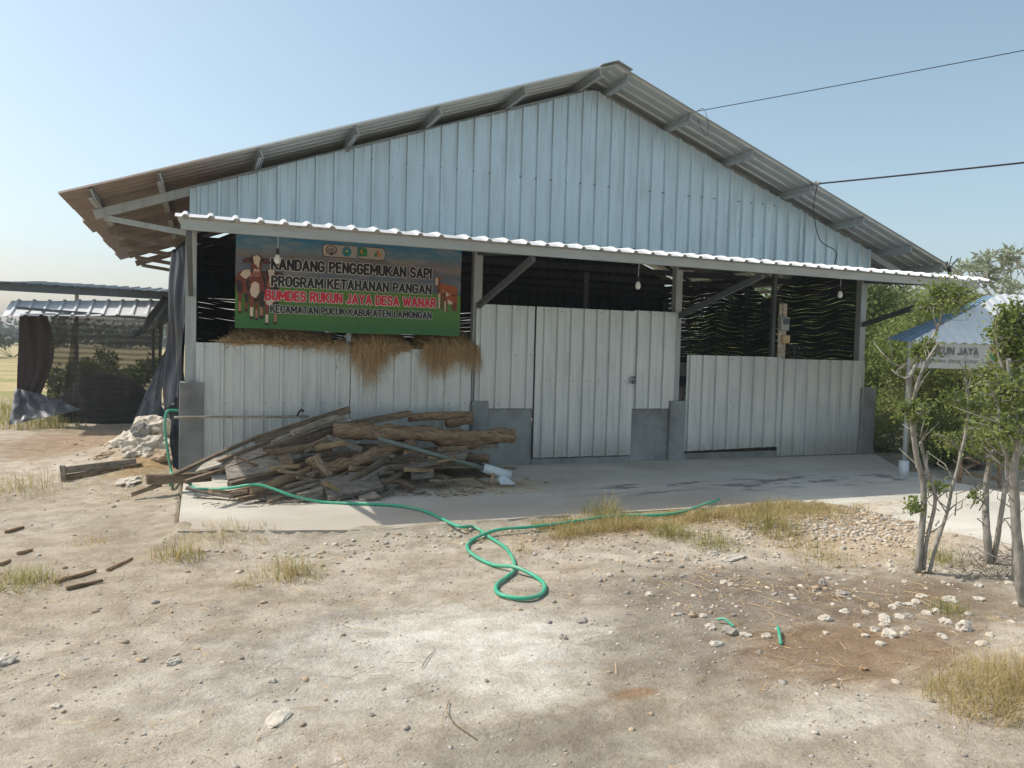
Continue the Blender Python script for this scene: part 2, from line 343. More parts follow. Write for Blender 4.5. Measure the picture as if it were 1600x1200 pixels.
def slab():
    mb = MB(); pts = []
    for i in range(len(SLAB)):
        (x0, y0), (x1, y1) = SLAB[i], SLAB[(i+1) % len(SLAB)]; n = max(1, int(math.hypot(x1-x0, y1-y0)/.15))
        if math.hypot(x1-x0, y1-y0) > 5.5: n = 1
        for k in range(n):
            x, y = x0+(x1-x0)*k/n, y0+(y1-y0)*k/n; j = .025 if (-2.8 > y) else 0
            pts.append((x+j*nz(x, y, 1, 3.1), y+j*nz(x, y, 2, 3.1)))
    n = len(pts); mb.add([(x, y, 0) for x, y in pts], [tuple(range(n))[::-1]])
    mb.add([(x, y, 0) for x, y in pts]+[(x, y, -.18) for x, y in pts], [(i, (i+1) % n, n+(i+1) % n, n+i) for i in range(n)])
    o = mb.build('concrete_apron', M['slab']); tag(o, None, None, None, 'structure')
slab()
# ------------------------------------------------------------------ corrugated sheet
def corr(mb, P, U, Vd, N, ulen, v0, v1, pitch=.226, rw=.050, rt=.032, rh=.034, nv=5, dent=.004, phase=.5, extra=True, m=0):
    """trapezoid-ribbed sheet: P origin, U across, Vd along the ribs, N out of the sheet; v0/v1 functions of u"""
    P, U, Vd, N = Vector(P), Vector(U).normalized(), Vector(Vd).normalized(), Vector(N).normalized()
    f0 = v0 if callable(v0) else (lambda u: v0); f1 = v1 if callable(v1) else (lambda u: v1)
    prof = [(0, 0)]; k = 0
    while True:
        c = (k+phase)*pitch
        if c-rw/2 > ulen: break
        for du, h in ((-rw/2, 0), (-rt/2, rh), (rt/2, rh), (rw/2, 0)):
            if 0 < c+du < ulen: prof.append((c+du, h))
        if extra:
            c2 = c+pitch/2
            for du, h in ((-.012, 0), (0, .004), (.012, 0)):
                if 0 < c2+du < ulen: prof.append((c2+du, h))
        k += 1
    prof.append((ulen, 0)); sd = random.random()*50; vs = []
    for u, h in prof:
        a, b = f0(u), f1(u)
        for j in range(nv+1):
            v = a+(b-a)*j/nv; vs.append(P+U*u+Vd*v+N*(h+dent*nz(u+sd, v, sd, 1.7)))
    n = len(prof); q = nv+1
    mb.add(vs, [(i*q+j, (i+1)*q+j, (i+1)*q+j+1, i*q+j+1) for i in range(n-1) for j in range(nv)], m); return mb
# ------------------------------------------------------------------ the cattle shed
shed = thing('cattle_shed', 'large open-fronted cattle shed of ribbed grey metal with gabled roof and front canopy', 'shed', (RX, 0, 0))
def rz(x): return ZR-SLP*abs(x-RX)
def step(u, x0, a):                       # slightly stepped tops where sheets were cut
    k = math.floor((u)/.9); return .02*math.sin(k*2.3)
gw = MB()
for x0, x1 in ((-.02, 1.83), (1.83, 3.65), (3.65, 5.45), (5.45, 7.3), (7.3, 9.0), (9.0, W+.03)):
    corr(gw, (x0, -.02-.006*random.random(), 0), (1, 0, 0), (0, 0, 1), (0, -1, 0), x1-x0, (lambda u, x0=x0: 2.967+.012*math.sin(x0*5)), (lambda u, x0=x0: rz(x0+u)-.155+step(u, x0, 1)), phase=.42 if x0 < 0 else .3+.2*random.random(), nv=8)
for i in range(46):
    x = .3+i*.226
    for z in (3.1, 3.95):
        if z < rz(x)-.3 and random.random() < .75: gw.tube([(x, -.03, z), (x, -.055, z)], .007, 6, 1)
gable = gw.build('gable_wall', [M['gable'], M['dark_steel']], shed, solid=.0016)
YF, YB = -.69, 6.35; EX = 1.27
for sgn, nm in ((-1, 'l'), (1, 'r')):
    d = Vector((sgn, 0, -SLP)).normalized(); nrm = Vector((sgn*SLP, 0, 1)).normalized(); L = (RX+EX)*math.sqrt(1+SLP*SLP)
    rb = MB(); y = YF
    while y < YB-.1:
        wd = min(1.0, YB-y); off = random.uniform(-.03, .03)
        corr(rb, (RX, y, ZR+.004*random.random()), (0, 1, 0), d, nrm, wd+.03, -.0, L+(off if y > YF else 0), .2, .075, .035, .03, 10, .004, .35); y += wd
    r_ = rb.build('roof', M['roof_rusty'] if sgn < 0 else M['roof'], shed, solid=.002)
rc = MB()                                   # ridge cap
for s in (-1, 1):
    d = Vector((s, 0, -SLP)).normalized(); rc.bar(Vector((RX, YF-.02, ZR+.042))+d*.12, Vector((RX, YB, ZR+.042))+d*.12, .25, .006, Vector((s*SLP, 0, 1)))
rc.build('ridge_cap', M['roof'], shed)
for x in (-.96, -.3, .74, 1.82, 2.83, 3.95, 5.02, 5.43, 6.46, 7.52, 8.62, 9.69, 10.71, 11.4):
    p = MB(); z = rz(x)-.066; s = 1 if x > RX else -1
    up = Vector((s*SLP, 0, 1)).normalized(); f = -.62
    p.bar((x, f, z), (x, YB-.1, z), .012, .10, up); p.bar((x+.022*s, f, z+.047), (x+.022*s, YB-.1, z+.047-.0), .045, .008, up); p.bar((x+.022*s, f, z-.05), (x+.022*s, YB-.1, z-.05), .045, .008, up)
    p.build('purlin', M['steel'], shed)
for k, y in enumerate((.06, 1.55, 3.05, 4.6, 6.1)):
    for s in (-1, 1):
        X = lambda a: RX+s*a
        c = MB(); c.bar((X(RX+1.02), y, rz(RX+RX+1.02)-.17), (X(.05), y, ZR-.17), .06, .10); c.build('rafter', M['steel'] if k == 0 else M['brown_steel'], shed)
        c = MB(); c.bar((X(RX+.92), y-.02, rz(W+.92)-.23), (X(RX+.05), y-.02, 2.86), .05, .06); c.build('eave_strut', M['steel'] if k == 0 else M['brown_steel'], shed)
        c = MB(); c.bar((X(RX-.0), y, 3.0), (X(2.6), y, rz(RX-2.6)-.2), .04, .05); c.bar((X(2.6), y, 3.0), (X(2.6), y, rz(RX-2.6)-.2), .04, .05)
        if k: c.build('truss_web', M['tie_dark'], shed)
    if k: MB().bar((0, y, 2.97), (W, y, 2.97), .06, .09).build('tie_beam', M['tie_dark'], shed)
# posts on concrete pillars
for x, b in ((.0, .12), (T1, .12), (T2, .11), (10.345, .12)):
    MB().bx(x-b/2, x+b/2, -.055, .055, 0, 3.05).build('post', M['steel'], shed)
MB().bx(1.83, 1.89, -.012, .05, 1.2, 3.0).build('post', M['steel'], shed)
MB().bx(8.53, 8.59, -.0, .06, 0, 3.0).build('post', M['dark_steel'], shed)
for x, y in ((0, 3.05), (0, 6.1), (W, 3.05), (W, 6.1), (RX, 6.1), (T1, 3.05), (T2, 3.05)):
    MB().bx(x-.05, x+.05, y-.05, y+.05, 0, 3.05).build('post', M['dark_steel'], shed)
def cbox(name, x0, x1, y0, y1, z0, z1, mat):
    mb = MB().bx(x0, x1, y0, y1, z0, z1); o = mb.build(name, mat, shed); bv = o.modifiers.new('b', 'BEVEL'); bv.width = .012; bv.segments = 2; return o
cbox('pillar', -.115, .15, -.155, .12, -.1, 1.11, M['conc']); cbox('pillar', 10.28, 10.6, -.155, .14, -.1, 1.11, M['conc'])
cbox('pillar', 3.50, 3.73, -.14, .1, -.05, .89, M['conc2']); cbox('pillar', 6.6, 6.87, -.14, .1, -.05, .89, M['conc2'])
cbox('dwarf_wall', 3.733, 4.39, -.09, .06, -.05, .78, M['conc2']); cbox('dwarf_wall', 5.95, 6.597, -.09, .06, -.05, .77, M['conc2'])
cbox('door_sill', 4.393, 5.947, -.10, .06, -.05, .085, M['conc2']); cbox('kerb', 6.873, 10.277, -.11, .06, -.05, .10, M['conc'])
# front sheets
def panel(x0, x1, z0, z1, y=-.075, tilt=0, ph=.5, name='wall_panel', pitch=.226, mat=None, par=None):
    mb = MB(); f0 = z0 if callable(z0) else (lambda u: z0); f1 = z1 if callable(z1) else (lambda u: z1)
    corr(mb, (x0, y, 0), (1, 0, tilt), (0, 0, 1), (0, -1, 0), x1-x0, f0, f1, pitch, .050, .032, .034, 8, .006, ph)
    k = 0
    while (k+ph)*pitch < x1-x0-.03:
        u = (k+ph)*pitch+.045; a, b = f0(u), f1(u)
        for zz in (a+.06, (a+b)/2+.03, b-.05):
            if random.random() < .6 and u < x1-x0: mb.tube([(x0+u, y+.004, zz), (x0+u, y-.014, zz)], .006, 6, 1)
        k += 1
    return mb.build(name, [mat or M['panel'], M['dark_steel']], par or shed, solid=.0016)
panel(.06, 1.87, .08, 1.58, ph=.3); panel(1.88, 3.49, .08, lambda u: 1.57 if u < .69 or u > .95 else 1.565, ph=.55)
panel(3.535, 4.385, .785, 2.19, y=-.10, ph=.35); panel(5.955, 6.70, .775, 2.205, y=-.10, ph=.3)
panel(6.875, 8.60, lambda u: .13+.02*u, 1.58, y=-.115, ph=.25, pitch=.235); panel(8.605, 10.32, .015, 1.555, y=-.128, ph=.35, pitch=.235)
fr = MB()
for z in (.3, 1.0, 1.5): fr.bx(.06, 3.49, -.045, -.005, z-.02, z+.02); fr.bx(6.9, 10.27, -.085, -.045, z-.02, z+.02)
fr.build('girt', M['dark_steel'], shed)
door = panel(4.40, 5.945, .10, 2.19, y=-.13, ph=.62, name='door', pitch=.205)
MB().bx(4.40, 5.945, -.12, -.08, 2.12, 2.16).bx(4.40, 5.945, -.12, -.08, .14, .18).bx(4.395, 4.43, -.12, -.08, .185, 2.115).bx(5.915, 5.943, -.12, -.08, .185, 2.115).build('door_frame', M['dark_steel'], door)
lk = MB().box((5.935, -.18, 1.17), (.05, .03, .06)); lk.tube([(5.92, -.18, 1.2), (5.92, -.18, 1.24), (5.935, -.18, 1.255), (5.95, -.18, 1.24), (5.95, -.18, 1.2)], .006, 6); lk.bx(5.90, 5.99, -.165, -.155, 1.225, 1.24)
lk.build('padlock', M['dark_steel'], door)
# canopy
cp = MB(); prof = [(-2.05, 2.747), (-1.88, 2.80), (-1.0, 2.868), (.0, 2.945)]
for x0, x1 in ((-.12, 2.7), (2.68, 5.4), (5.38, 8.1), (8.08, 10.78)):
    lift = random.uniform(0, .008); pr = [(0, 0)]; k = 0
    while (k+.5)*.226 < x1-x0:
        c = (k+.4)*.226
        for du, h in ((-.035, 0), (-.014, .024), (.014, .024), (.035, 0)):
            if 0 < c+du < x1-x0: pr.append((c+du, h))
        k += 1
    pr.append((x1-x0, 0)); vs = []
    for u, h in pr:
        for j, (y, z) in enumerate(prof): vs.append((x0+u, y+(random.uniform(-.004, .004) if j == 0 else 0), z+h+lift+(.006*nz(x0+u, 0, 0, 3) if j == 0 else 0)))
    n, q = len(pr), len(prof); cp.add(vs, [(i*q+j, (i+1)*q+j, (i+1)*q+j+1, i*q+j+1) for i in range(n-1) for j in range(q-1)])
can = cp.build('canopy', M['canopy'], shed, solid=.0016)
MB().bx(-.07, 10.53, -1.985, -1.93, 2.643, 2.74).build('canopy_beam', M['beam'], shed)
MB().bx(-.07, 10.53, -1.0, -.95, 2.79, 2.868).build('canopy_beam', M['dark_steel'], shed)
for x in (0, T1, T2, 10.345):
    MB().bar((x, -.03, 2.15), (x, -1.92, 2.62), .05, .075).build('canopy_brace', M['dark_steel'], shed)
MB().bar((.0, -1.95, 2.69), (.0, 0, 2.90), .045, .07).build('canopy_side_rail', M['beam'], shed)
for x in (T1, T2, 10.345): MB().bar((x, -1.92, 2.69), (x, 0, 2.88), .045, .07).build('canopy_side_rail', M['dark_steel'], shed)
# side and back walls
lw = MB(); corr(lw, (0.02, .1, 0), (0, 1, 0), (0, 0, 1), (-1, 0, 0), 6.2, .05, 1.5); lw.build('side_wall', M['panel'], shed, solid=.0016)
rw_ = MB(); corr(rw_, (W, .15, 0), (0, 1, 0), (0, 0, 1), (1, 0, 0), 6.1, .05, 1.5); rw_.build('side_wall', M['panel'], shed, solid=.0016)
bk = MB(); corr(bk, (0, YB-.2, 0), (1, 0, 0), (0, 0, 1), (0, 1, 0), W, .05, 1.35); bk.build('back_wall', M['panel'], shed, solid=.0016)
bk = MB(); corr(bk, (0, YB-.18, 0), (1, 0, 0), (0, 0, 1), (0, 1, 0), W, 2.42, lambda u: rz(u)-.13); bk.build('back_wall', M['tarp'], shed, solid=.0016)  # upper sheets coloured black, painting in the shade of the interior
def net_wall(name, P, Ud, Nd, ulen, z0, top, sag, gap=.010, thick=.03, seed=0):
    """shade net: dark woven bands with slits of light between, hanging in waves"""
    mb = MB(); P, Ud, Nd = Vector(P), Vector(Ud), Vector(Nd); n = int(ulen/.07); z = z0; k = 0
    while z < top(.5)+.4:
        th = thick*random.uniform(.8, 1.25); vs = []
        for i in range(n+1):
            u = ulen*i/n; zc = z+sag(u, z)+.012*nz(u*2.2, k*.9, seed); lim = top(u); g = gap*max(.05, .55+1.6*nz(u*1.1, k*.7, seed+4))
            a, b = min(zc, lim), min(zc+th-g*(.3+.9*(nz(u*4, k*2.1, seed+9)+.5)), lim)
            o = Nd*(.05*nz(u, z*1.2, seed, 1.6)+.02*nz(u*3, z, seed))
            vs += [P+Ud*u+o+Vector((0, 0, a)), P+Ud*u+o+Vector((0, 0, max(b, a)))]
        mb.add(vs, [(2*i, 2*i+2, 2*i+3, 2*i+1) for i in range(n) if vs[2*i+1].z-vs[2*i].z > .002]); z += th; k += 1
    return mb.build(name, M['black_net'], shed)
net_wall('shade_net', (W-.05, .08, 0), (0, 1, 0), (1, 0, 0), 6.1, 1.42, lambda y: 3.2-.48*math.exp(-((y-2.35)/.55)**2)+.02*math.sin(y*3), lambda y, z: .035*math.sin(y*3.4+.6)+.02*math.sin(y*7.3+z*2)-.05*math.exp(-((y-2.4)/.8)**2), .0034, .040, 3)
net_wall('shade_net', (2.1, YB-.3, 0), (1, 0, 0), (0, 1, 0), 8.2, 1.3, lambda u: 2.50-.03*math.sin(u*2), lambda u, z: .04*math.sin(u*3+z), .003, .045, 11)
net_wall('shade_net', (.0, YB-.28, 0), (1, 0, 0), (0, 1, 0), 2.1, 1.3, lambda u: 2.425-.02*math.sin(u*2), lambda u, z: .05*math.sin(u*3+z), .0018, .05, 21)
mb = MB(); mb.grid(40, 20, lambda u, v: Vector((-.02+.05*nz(u*9, v*2, 5), .3+6.0*u, 1.4+1.72*v))); mb.build('side_curtain', M['black_net'], shed, True, .004)
# interior partition boards and a feed rail so the dark inside has depth
for y in (2.0, 4.0): MB().bx(.2, 10.2, y-.02, y+.02, 1.0, 1.12).build('feed_rail', M['dark_steel'], shed)
# ------------------------------------------------------------------ dark tarps hanging on the shed's left flank
def drape(name, label, cat, mat, corners, nu, nv, amp, fx=8, seed=0, solid=.004, group=None):
    a, b, c, d = [Vector(p) for p in corners]; nrm = (b-a).cross(d-a).normalized(); mb = MB()
    def fn(u, v):
        p = a.lerp(b, u).lerp(d.lerp(c, u), v); return p+nrm*amp*(nz(u*fx, v*2.2, seed)+.5*nz(u*fx*2.3, v*3, seed+7))+(b-a)*.05*nz(v*3, u, seed+3)
    mb.grid(nu, nv, fn); o = mb.build(name, mat, None, True, solid); return tag(o, label, cat, group) if label else o
drape('tarp', 'dark blue-black plastic tarp hanging in folds beside the front left post of the big shed', 'tarp', M['tarp'], [at(272, 392, 1.2), at(296, 372, .4), at(287, 645, .25), at(256, 640, 1.0)], 26, 40, .10, 6, 1)
drape('plastic_sheet', 'wrinkled black plastic sheet between the concrete pillar and the pale rubble', 'plastic sheet', M['tarp'], [at(262, 640, .35), at(288, 600, .25), at(288, 745, .1), at(272, 742, .2)], 14, 22, .08, 5, 4)
drape('netting', 'dark net flap drawn diagonally from the eave down to a point beside the netted shed', 'net', M['black_net'], [at(256, 462, 5.4), at(268, 470, 5.2), at(262, 505, 5.2), at(205, 529, 5.9)], 16, 10, .06, 4, 9)
# ------------------------------------------------------------------ netted shed at the left
ns = thing('netted_shed', 'small lean-to behind with a low metal roof and walls of black netting', 'shed', (-1.6, 6.6, 0))
Y1 = 6.6
for x0, y0, x1, y1, yy in ((120, 455, 100, 655, Y1), (262, 470, 258, 660, Y1), (240, 470, 238, 640, 9.2), (251, 470, 250, 640, 8.0)):
    a, b = at(x0, y0, yy), at(x1, y1, yy); MB().bar((a.x, yy, a.z), (a.x, yy, -.1), .06, .06, (0, 1, 0)).build('post', M['dark_steel'] if yy > 7 else M['steel'], ns)
mb = MB(); corr(mb, (-3.45, Y1-.35, 2.52), (1, 0, -.008), (0, 1, .07), (0, -.07, 1), 3.1, 0, 5.2, .25, .08, .04, .03, 4, .012); mb.build('roof', M['dark_steel'], ns, solid=.003)
MB().bar((-3.3, Y1-.25, 2.475), (-.38, Y1-.25, 2.44), .05, .15).build('roof_beam', M['dark_steel'], ns)
pa, pb = at(18, 470, Y1-.2), at(262, 470, Y1-.2); qa, qb = at(2, 494, Y1-.8), at(262, 500, Y1-.8)
mb = MB(); U_ = (pb-pa).normalized(); V_ = (qa-pa).normalized(); corr(mb, pa, U_, V_, U_.cross(V_)*-1, (pb-pa).length, 0, (qa-pa).length, .24, .08, .03, .03, 3, .008, .5, False); mb.build('awning', M['canopy'], ns, solid=.003)
MB().bar(at(26, 481, Y1-.72), at(264, 500, Y1-.72), .04, .05).build('awning_beam', M['dark_steel'], ns)
def tr_net(name, dens, c):
    t = NT(name, .8, 0, .1); t.base(c); tr = t.n('ShaderNodeBsdfTransparent'); mx = t.n('ShaderNodeMixShader')
    wv = t.n('ShaderNodeTexWave', wave_type='BANDS', bands_direction='Z'); wv.inputs['Scale'].default_value = 3.0; wv.inputs['Distortion'].default_value = 5.0; wv.inputs['Detail'].default_value = 3; wv.inputs['Detail Scale'].default_value = .8
    t.l(t.co((.25, .25, 1)), wv.inputs[0]); f = t.math('ADD', t.math('MULTIPLY', wv.outputs['Fac'], .16), dens-.08)
    f = t.math('ADD', f, t.math('MULTIPLY', t.math('SUBTRACT', t.noise(t.co((3, 3, 40)), 6, 3), .5), .25))
    t.l(f, mx.inputs[0]); t.l(tr.outputs[0], mx.inputs[1]); t.l(t.b.outputs[0], mx.inputs[2]); t.l(mx.outputs[0], t.t.nodes['Material Output'].inputs[0]); return t.m
M['veil'] = tr_net('net_veil', .78, (.075, .072, .06))
def nquad(name, mat, c, amp, seed, nu=30, nv=24, y=0):
    a, b, cc, d = c; mb = MB()
    def fn(u, v):
        p = a.lerp(b, u).lerp(d.lerp(cc, u), v); return p+Vector((0, amp*nz(u*5, v*2.5, seed)+amp*.5*nz(u*12, v*4, seed), 0))
    mb.grid(nu, nv, fn); return mb.build(name, mat, ns, True)
nquad('net_panel', M['veil'], [at(118, 488, Y1), at(258, 500, Y1), at(236, 663, Y1), at(92, 660, Y1-.2)], .10, 2)
nquad('net_panel', M['veil'], [at(80, 486, Y1), at(122, 489, Y1), at(112, 655, Y1-.1), at(72, 640, Y1)], .08, 5, 20, 20)
cb = MB()
def curtain(u, v):
    l, r = 31-6*v, 70+16*math.sin(PI*min(1, v*1.1))-6*v*v; p = at(l+(r-l)*u, 484+142*v, Y1); return p+Vector((0, .05*nz(u*5, v*3, 6)+.02*nz(u*14, v*3, 7), 0))
cb.grid(18, 24, curtain); cb.build('brown_curtain', M['cloth_brown'], ns, True)
nquad('net_hem', M['tarp_grey'], [at(24, 606, Y1-.1), at(66, 616, Y1-.12), at(128, 640, Y1-.3), at(14, 664, Y1-.5)], .14, 8, 30, 20)
nquad('net_hem', M['tarp_grey'], [at(254, 556, Y1-.3), at(262, 540, Y1-.3), at(248, 650, Y1-.5), at(205, 664, Y1-.5)], .06, 12, 16, 20)
# added dark mound that stands for eave shade on the net
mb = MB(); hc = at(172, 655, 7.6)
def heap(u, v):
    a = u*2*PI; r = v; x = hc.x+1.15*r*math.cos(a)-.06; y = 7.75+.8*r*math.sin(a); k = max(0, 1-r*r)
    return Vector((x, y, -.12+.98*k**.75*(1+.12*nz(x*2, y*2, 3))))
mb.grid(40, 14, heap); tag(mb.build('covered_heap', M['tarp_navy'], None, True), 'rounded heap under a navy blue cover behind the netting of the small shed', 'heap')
# ------------------------------------------------------------------ banner
bn = thing('banner', 'printed vinyl banner with brown cows and bold lettering hung above the straw', 'banner', (1.89, -.12, 1.76))
def bw(x, z): return -.12+.014*math.sin((x-.5)*3.1+.8)*(.35+.65*(z-1.76))+.006*nz(x*2.2, z*1.6, 4)+.006*math.sin(x*11+z*2)*max(0, z-2.6)-.010*math.exp(-((x-1.93-.05*(z-2.3))/.04)**2)+.006*math.exp(-((z-2.28)/.03)**2)
def m_banner():
    t = NT('banner_print', .45, 0, .4); sep = t.n('ShaderNodeSeparateXYZ'); t.l(t.co(), sep.inputs[0])
    z = t.math('DIVIDE', sep.outputs[2], 1.16); wob = t.math('MULTIPLY', t.math('SUBTRACT', t.noise(t.co((.8, 1, 3)), 2.2, 5), .5), .16)
    grass = t.noise(t.co((6, 1, 1)), 12, 4); cl = t.noise(t.co((.7, 1, 2.4)), 2.6, 6, .6)
    skyc = t.ramp(t.math('ADD', z, wob), [(.45, (.10, .13, .18)), (.56, (.17, .21, .26)), (.66, (.16, .17, .22)), (.76, (.24, .21, .19)), (.86, (.12, .24, .33)), (.97, (.03, .20, .36))])
    skyc = t.mix(t.math('MULTIPLY', t.ramp(cl, [(.50, 0), (.68, 1)]), .6), skyc, (.46, .39, .33))
    gr = t.mix(t.math('MULTIPLY', grass, .7), t.mix(t.ramp(z, [(.05, 0), (.42, 1)]), (.035, .17, .05), (.20, .38, .045)), (.05, .15, .03))
    f = t.ramp(t.math('ADD', z, t.math('MULTIPLY', wob, .08)), [(.445, 0), (.46, 1)]); t.base(t.mix(f, gr, skyc)); return t.m
mb = MB(); mb.grid(70, 34, lambda u, v: Vector((.49+2.81*u+.004*nz(v*4, 1, 1), bw(.49+2.81*u, 1.76+1.16*v), 1.762+.008*math.sin(u*9)-.02*u*(1-v)+(1.16-.02*math.sin(u*7)**2)*v)))
mb.build('banner_sheet', m_banner(), bn, True)
def plain(n, c, r=.45): return m_plain(n, c, r, 0, .06, 20)
M['ink'] = plain('ink_black', (.012, .012, .013)); M['white'] = plain('ink_white', (.74, .73, .70)); M['red'] = plain('ink_red', (.66, .02, .05)); M['cream'] = plain('cow_cream', (.70, .56, .44)); M['brown'] = plain('cow_brown', (.20, .045, .025)); M['dbrown'] = plain('cow_dark', (.035, .02, .022)); M['pink'] = plain('cow_muzzle', (.42, .17, .12))
M['rust'] = plain('cow_rust', (.40, .10, .03)); M['logo_g'] = plain('logo_green', (.02, .22, .07)); M['logo_b'] = plain('logo_blue', (.02, .22, .34)); M['logo_o'] = plain('logo_orange', (.70, .24, .05)); M['logo_r'] = plain('logo_red', (.45, .06, .04)); M['plate'] = plain('plate_cream', (.46, .41, .35)); M['grey_ink'] = plain('ink_grey', (.12, .12, .12))
def arc(cx, cz, rx, rz_, a0, a1, n=9): return [(cx+rx*math.cos(math.radians(a0+(a1-a0)*k/n)), cz+rz_*math.sin(math.radians(a0+(a1-a0)*k/n))) for k in range(n+1)]
def glyphs():                              # bold condensed capitals as pen strokes in a box 0..w x 0..1
    G = {}
    G['A'] = (.56, [[(0, 0), (.28, 1), (.56, 0)], [(.1, .3), (.46, .3)]]); G['I'] = (.0, [[(0, 0), (0, 1)]]); G['L'] = (.4, [[(0, 1), (0, 0), (.4, 0)]]); G['T'] = (.5, [[(0, 1), (.5, 1)], [(.25, 1), (.25, 0)]])
    G['E'] = (.42, [[(.42, 1), (0, 1), (0, 0), (.42, 0)], [(0, .52), (.36, .52)]]); G['H'] = (.5, [[(0, 0), (0, 1)], [(.5, 0), (.5, 1)], [(0, .5), (.5, .5)]])
    G['K'] = (.5, [[(0, 0), (0, 1)], [(.48, 1), (.02, .42)], [(.17, .58), (.52, 0)]]); G['M'] = (.68, [[(0, 0), (0, 1), (.34, .3), (.68, 1), (.68, 0)]]); G['N'] = (.5, [[(0, 0), (0, 1), (.5, 0), (.5, 1)]])
    G['W'] = (.84, [[(0, 1), (.2, 0), (.42, .85), (.64, 0), (.84, 1)]]); G['Y'] = (.54, [[(0, 1), (.27, .48), (.54, 1)], [(.27, .48), (.27, 0)]]); G['U'] = (.5, [[(0, 1)]+arc(.25, .25, .25, .25, 180, 360)+[(.5, 1)]])
    G['J'] = (.4, [arc(.19, .22, .19, .22, 195, 360)+[(.38, 1)]]); G['D'] = (.5, [[(0, 0), (0, 1), (.2, 1)]+arc(.2, .7, .3, .3, 90, 0, 5)+arc(.2, .3, .3, .3, 0, -90, 5)+[(0, 0)]]); G['O'] = (.52, [arc(.26, .72, .26, .28, 180, 0)+arc(.26, .28, .26, .28, 0, -180)+[(0, .72)]])
    G['C'] = (.48, [arc(.25, .72, .25, .28, 15, 180)+arc(.25, .28, .25, .28, 180, 345)]); G['G'] = (.5, [arc(.25, .72, .25, .28, 15, 180)+arc(.25, .28, .25, .28, 180, 360)+[(.5, .48), (.28, .48)]])
    G['P'] = (.46, [[(0, 0), (0, 1), (.22, 1)]+arc(.22, .73, .25, .27, 90, -90)+[(0, .46)]]); G['R'] = (.48, [[(0, 0), (0, 1), (.22, 1)]+arc(.22, .74, .25, .26, 90, -90)+[(0, .48)], [(.22, .48), (.49, 0)]])
    G['B'] = (.48, [[(0, .53), (0, 1), (.22, 1)]+arc(.22, .765, .23, .235, 90, -90)+[(0, .53), (0, 0), (.22, 0)]+arc(.22, .265, .26, .265, -90, 90)])
    G['S'] = (.46, [arc(.23, .75, .22, .25, 20, 250)+arc(.23, .25, .23, .25, 80, -160)])
    G['b'] = (.4, [[(0, 1), (0, 0)], arc(.2, .27, .2, .27, 180, -180)]); G['u'] = (.38, [[(0, .55)]+arc(.19, .2, .19, .2, 180, 360)+[(.38, .55), (.38, 0)]]); G['m'] = (.6, [[(0, 0), (0, .55)], [(0, .35)]+arc(.15, .38, .15, .17, 180, 0, 5)+[(.3, 0)], [(.3, .35)]+arc(.45, .38, .15, .17, 180, 0, 5)+[(.6, 0)]])
    G['d'] = (.4, [[(.4, 1), (.4, 0)], arc(.2, .27, .2, .27, 0, 360)]); G['e'] = (.4, [[(0, .28), (.4, .28)]+arc(.2, .27, .2, .27, 0, 310)]); G['s'] = (.34, [arc(.17, .41, .16, .13, 30, 240, 6)+arc(.17, .14, .17, .14, 70, -150, 6)]); G['a'] = (.38, [arc(.19, .27, .19, .27, 0, 360)+[(.38, .55), (.38, 0)]])
    G['n'] = (.36, [[(0, 0), (0, .55)], [(0, .3)]+arc(.18, .36, .18, .19, 180, 0, 6)+[(.36, 0)]]); G['r'] = (.25, [[(0, 0), (0, .55)], [(0, .3)]+arc(.16, .36, .16, .19, 180, 50, 5)]); G[' '] = (.12, [])
    return G
GLY = glyphs()
def lettering(s, x0, x1, z0, z1, mat, parent, depth, pen=.10, halo=.055, surf=bw, name='lettering', outline=True, xyz=None, gap=.26):
    place = xyz or (lambda x, z, d: (x, surf(x, z)-d, z)); tot = 0; pos = []
    for ch in s: pos.append(tot); tot += GLY[ch][0]+gap
    tot -= gap; H = z1-z0; kx = (x1-x0)/tot
    for rr, mt, dd, nm in ((pen+halo, M['white'], depth, 'lettering_outline'), (pen, mat, depth+.004, name)):
        if nm == 'lettering_outline' and not outline: continue
        mb = MB(); cnt = 0
        for ch, p0 in zip(s, pos):
            for st in GLY[ch][1]:
                P = [(x0+kx*(p0+x), z0+H*(pen+(1-2*pen)*z)) for x, z in st]; r = rr*H
                for i, (a, b) in enumerate(zip(P[:-1], P[1:])):
                    L = math.hypot(b[0]-a[0], b[1]-a[1])
                    if L < 1e-6: continue
                    ux, uz = (b[0]-a[0])/L, (b[1]-a[1])/L; g = math.atan2(uz, ux); cnt += 1; e = dd+.00004*(cnt % 23)
                    sq = r*.75; a2 = (a[0]-ux*(sq if i == 0 else 0), a[1]-uz*(sq if i == 0 else 0)); b2 = (b[0]+ux*(sq if i == len(P)-2 else 0), b[1]+uz*(sq if i == len(P)-2 else 0))
                    pts = [(a2[0]-uz*r, a2[1]+ux*r), (a2[0]+uz*r, a2[1]-ux*r)]
                    pts += [(b2[0]+uz*r, b2[1]-ux*r)]+([] if i == len(P)-2 else [(b[0]+r*math.cos(g+t), b[1]+r*math.sin(g+t)) for t in (-1.05, -.52, 0, .52, 1.05)])+[(b2[0]-uz*r, b2[1]+ux*r)]
                    mb.add([place(x, z, e) for x, z in pts], [tuple(range(len(pts)))])
        yield mb.build(nm, mt, parent)
for s, x0, x1, z0, z1, mt in (('KANDANG PENGGEMUKAN SAPI', .905, 2.882, 2.475, 2.62, M['ink']), ('PROGRAM KETAHANAN PANGAN', .908, 2.886, 2.275, 2.41, M['ink']), ('BUMDES RUKUN JAYA DESA WANAR', .836, 2.95, 2.105, 2.235, M['red']), ('KECAMATAN PUCUK KABUPATEN LAMONGAN', .897, 2.895, 1.957, 2.055, M['ink'])):
    for o in lettering(s, x0, x1, z0, z1, mt, bn, .026): pass
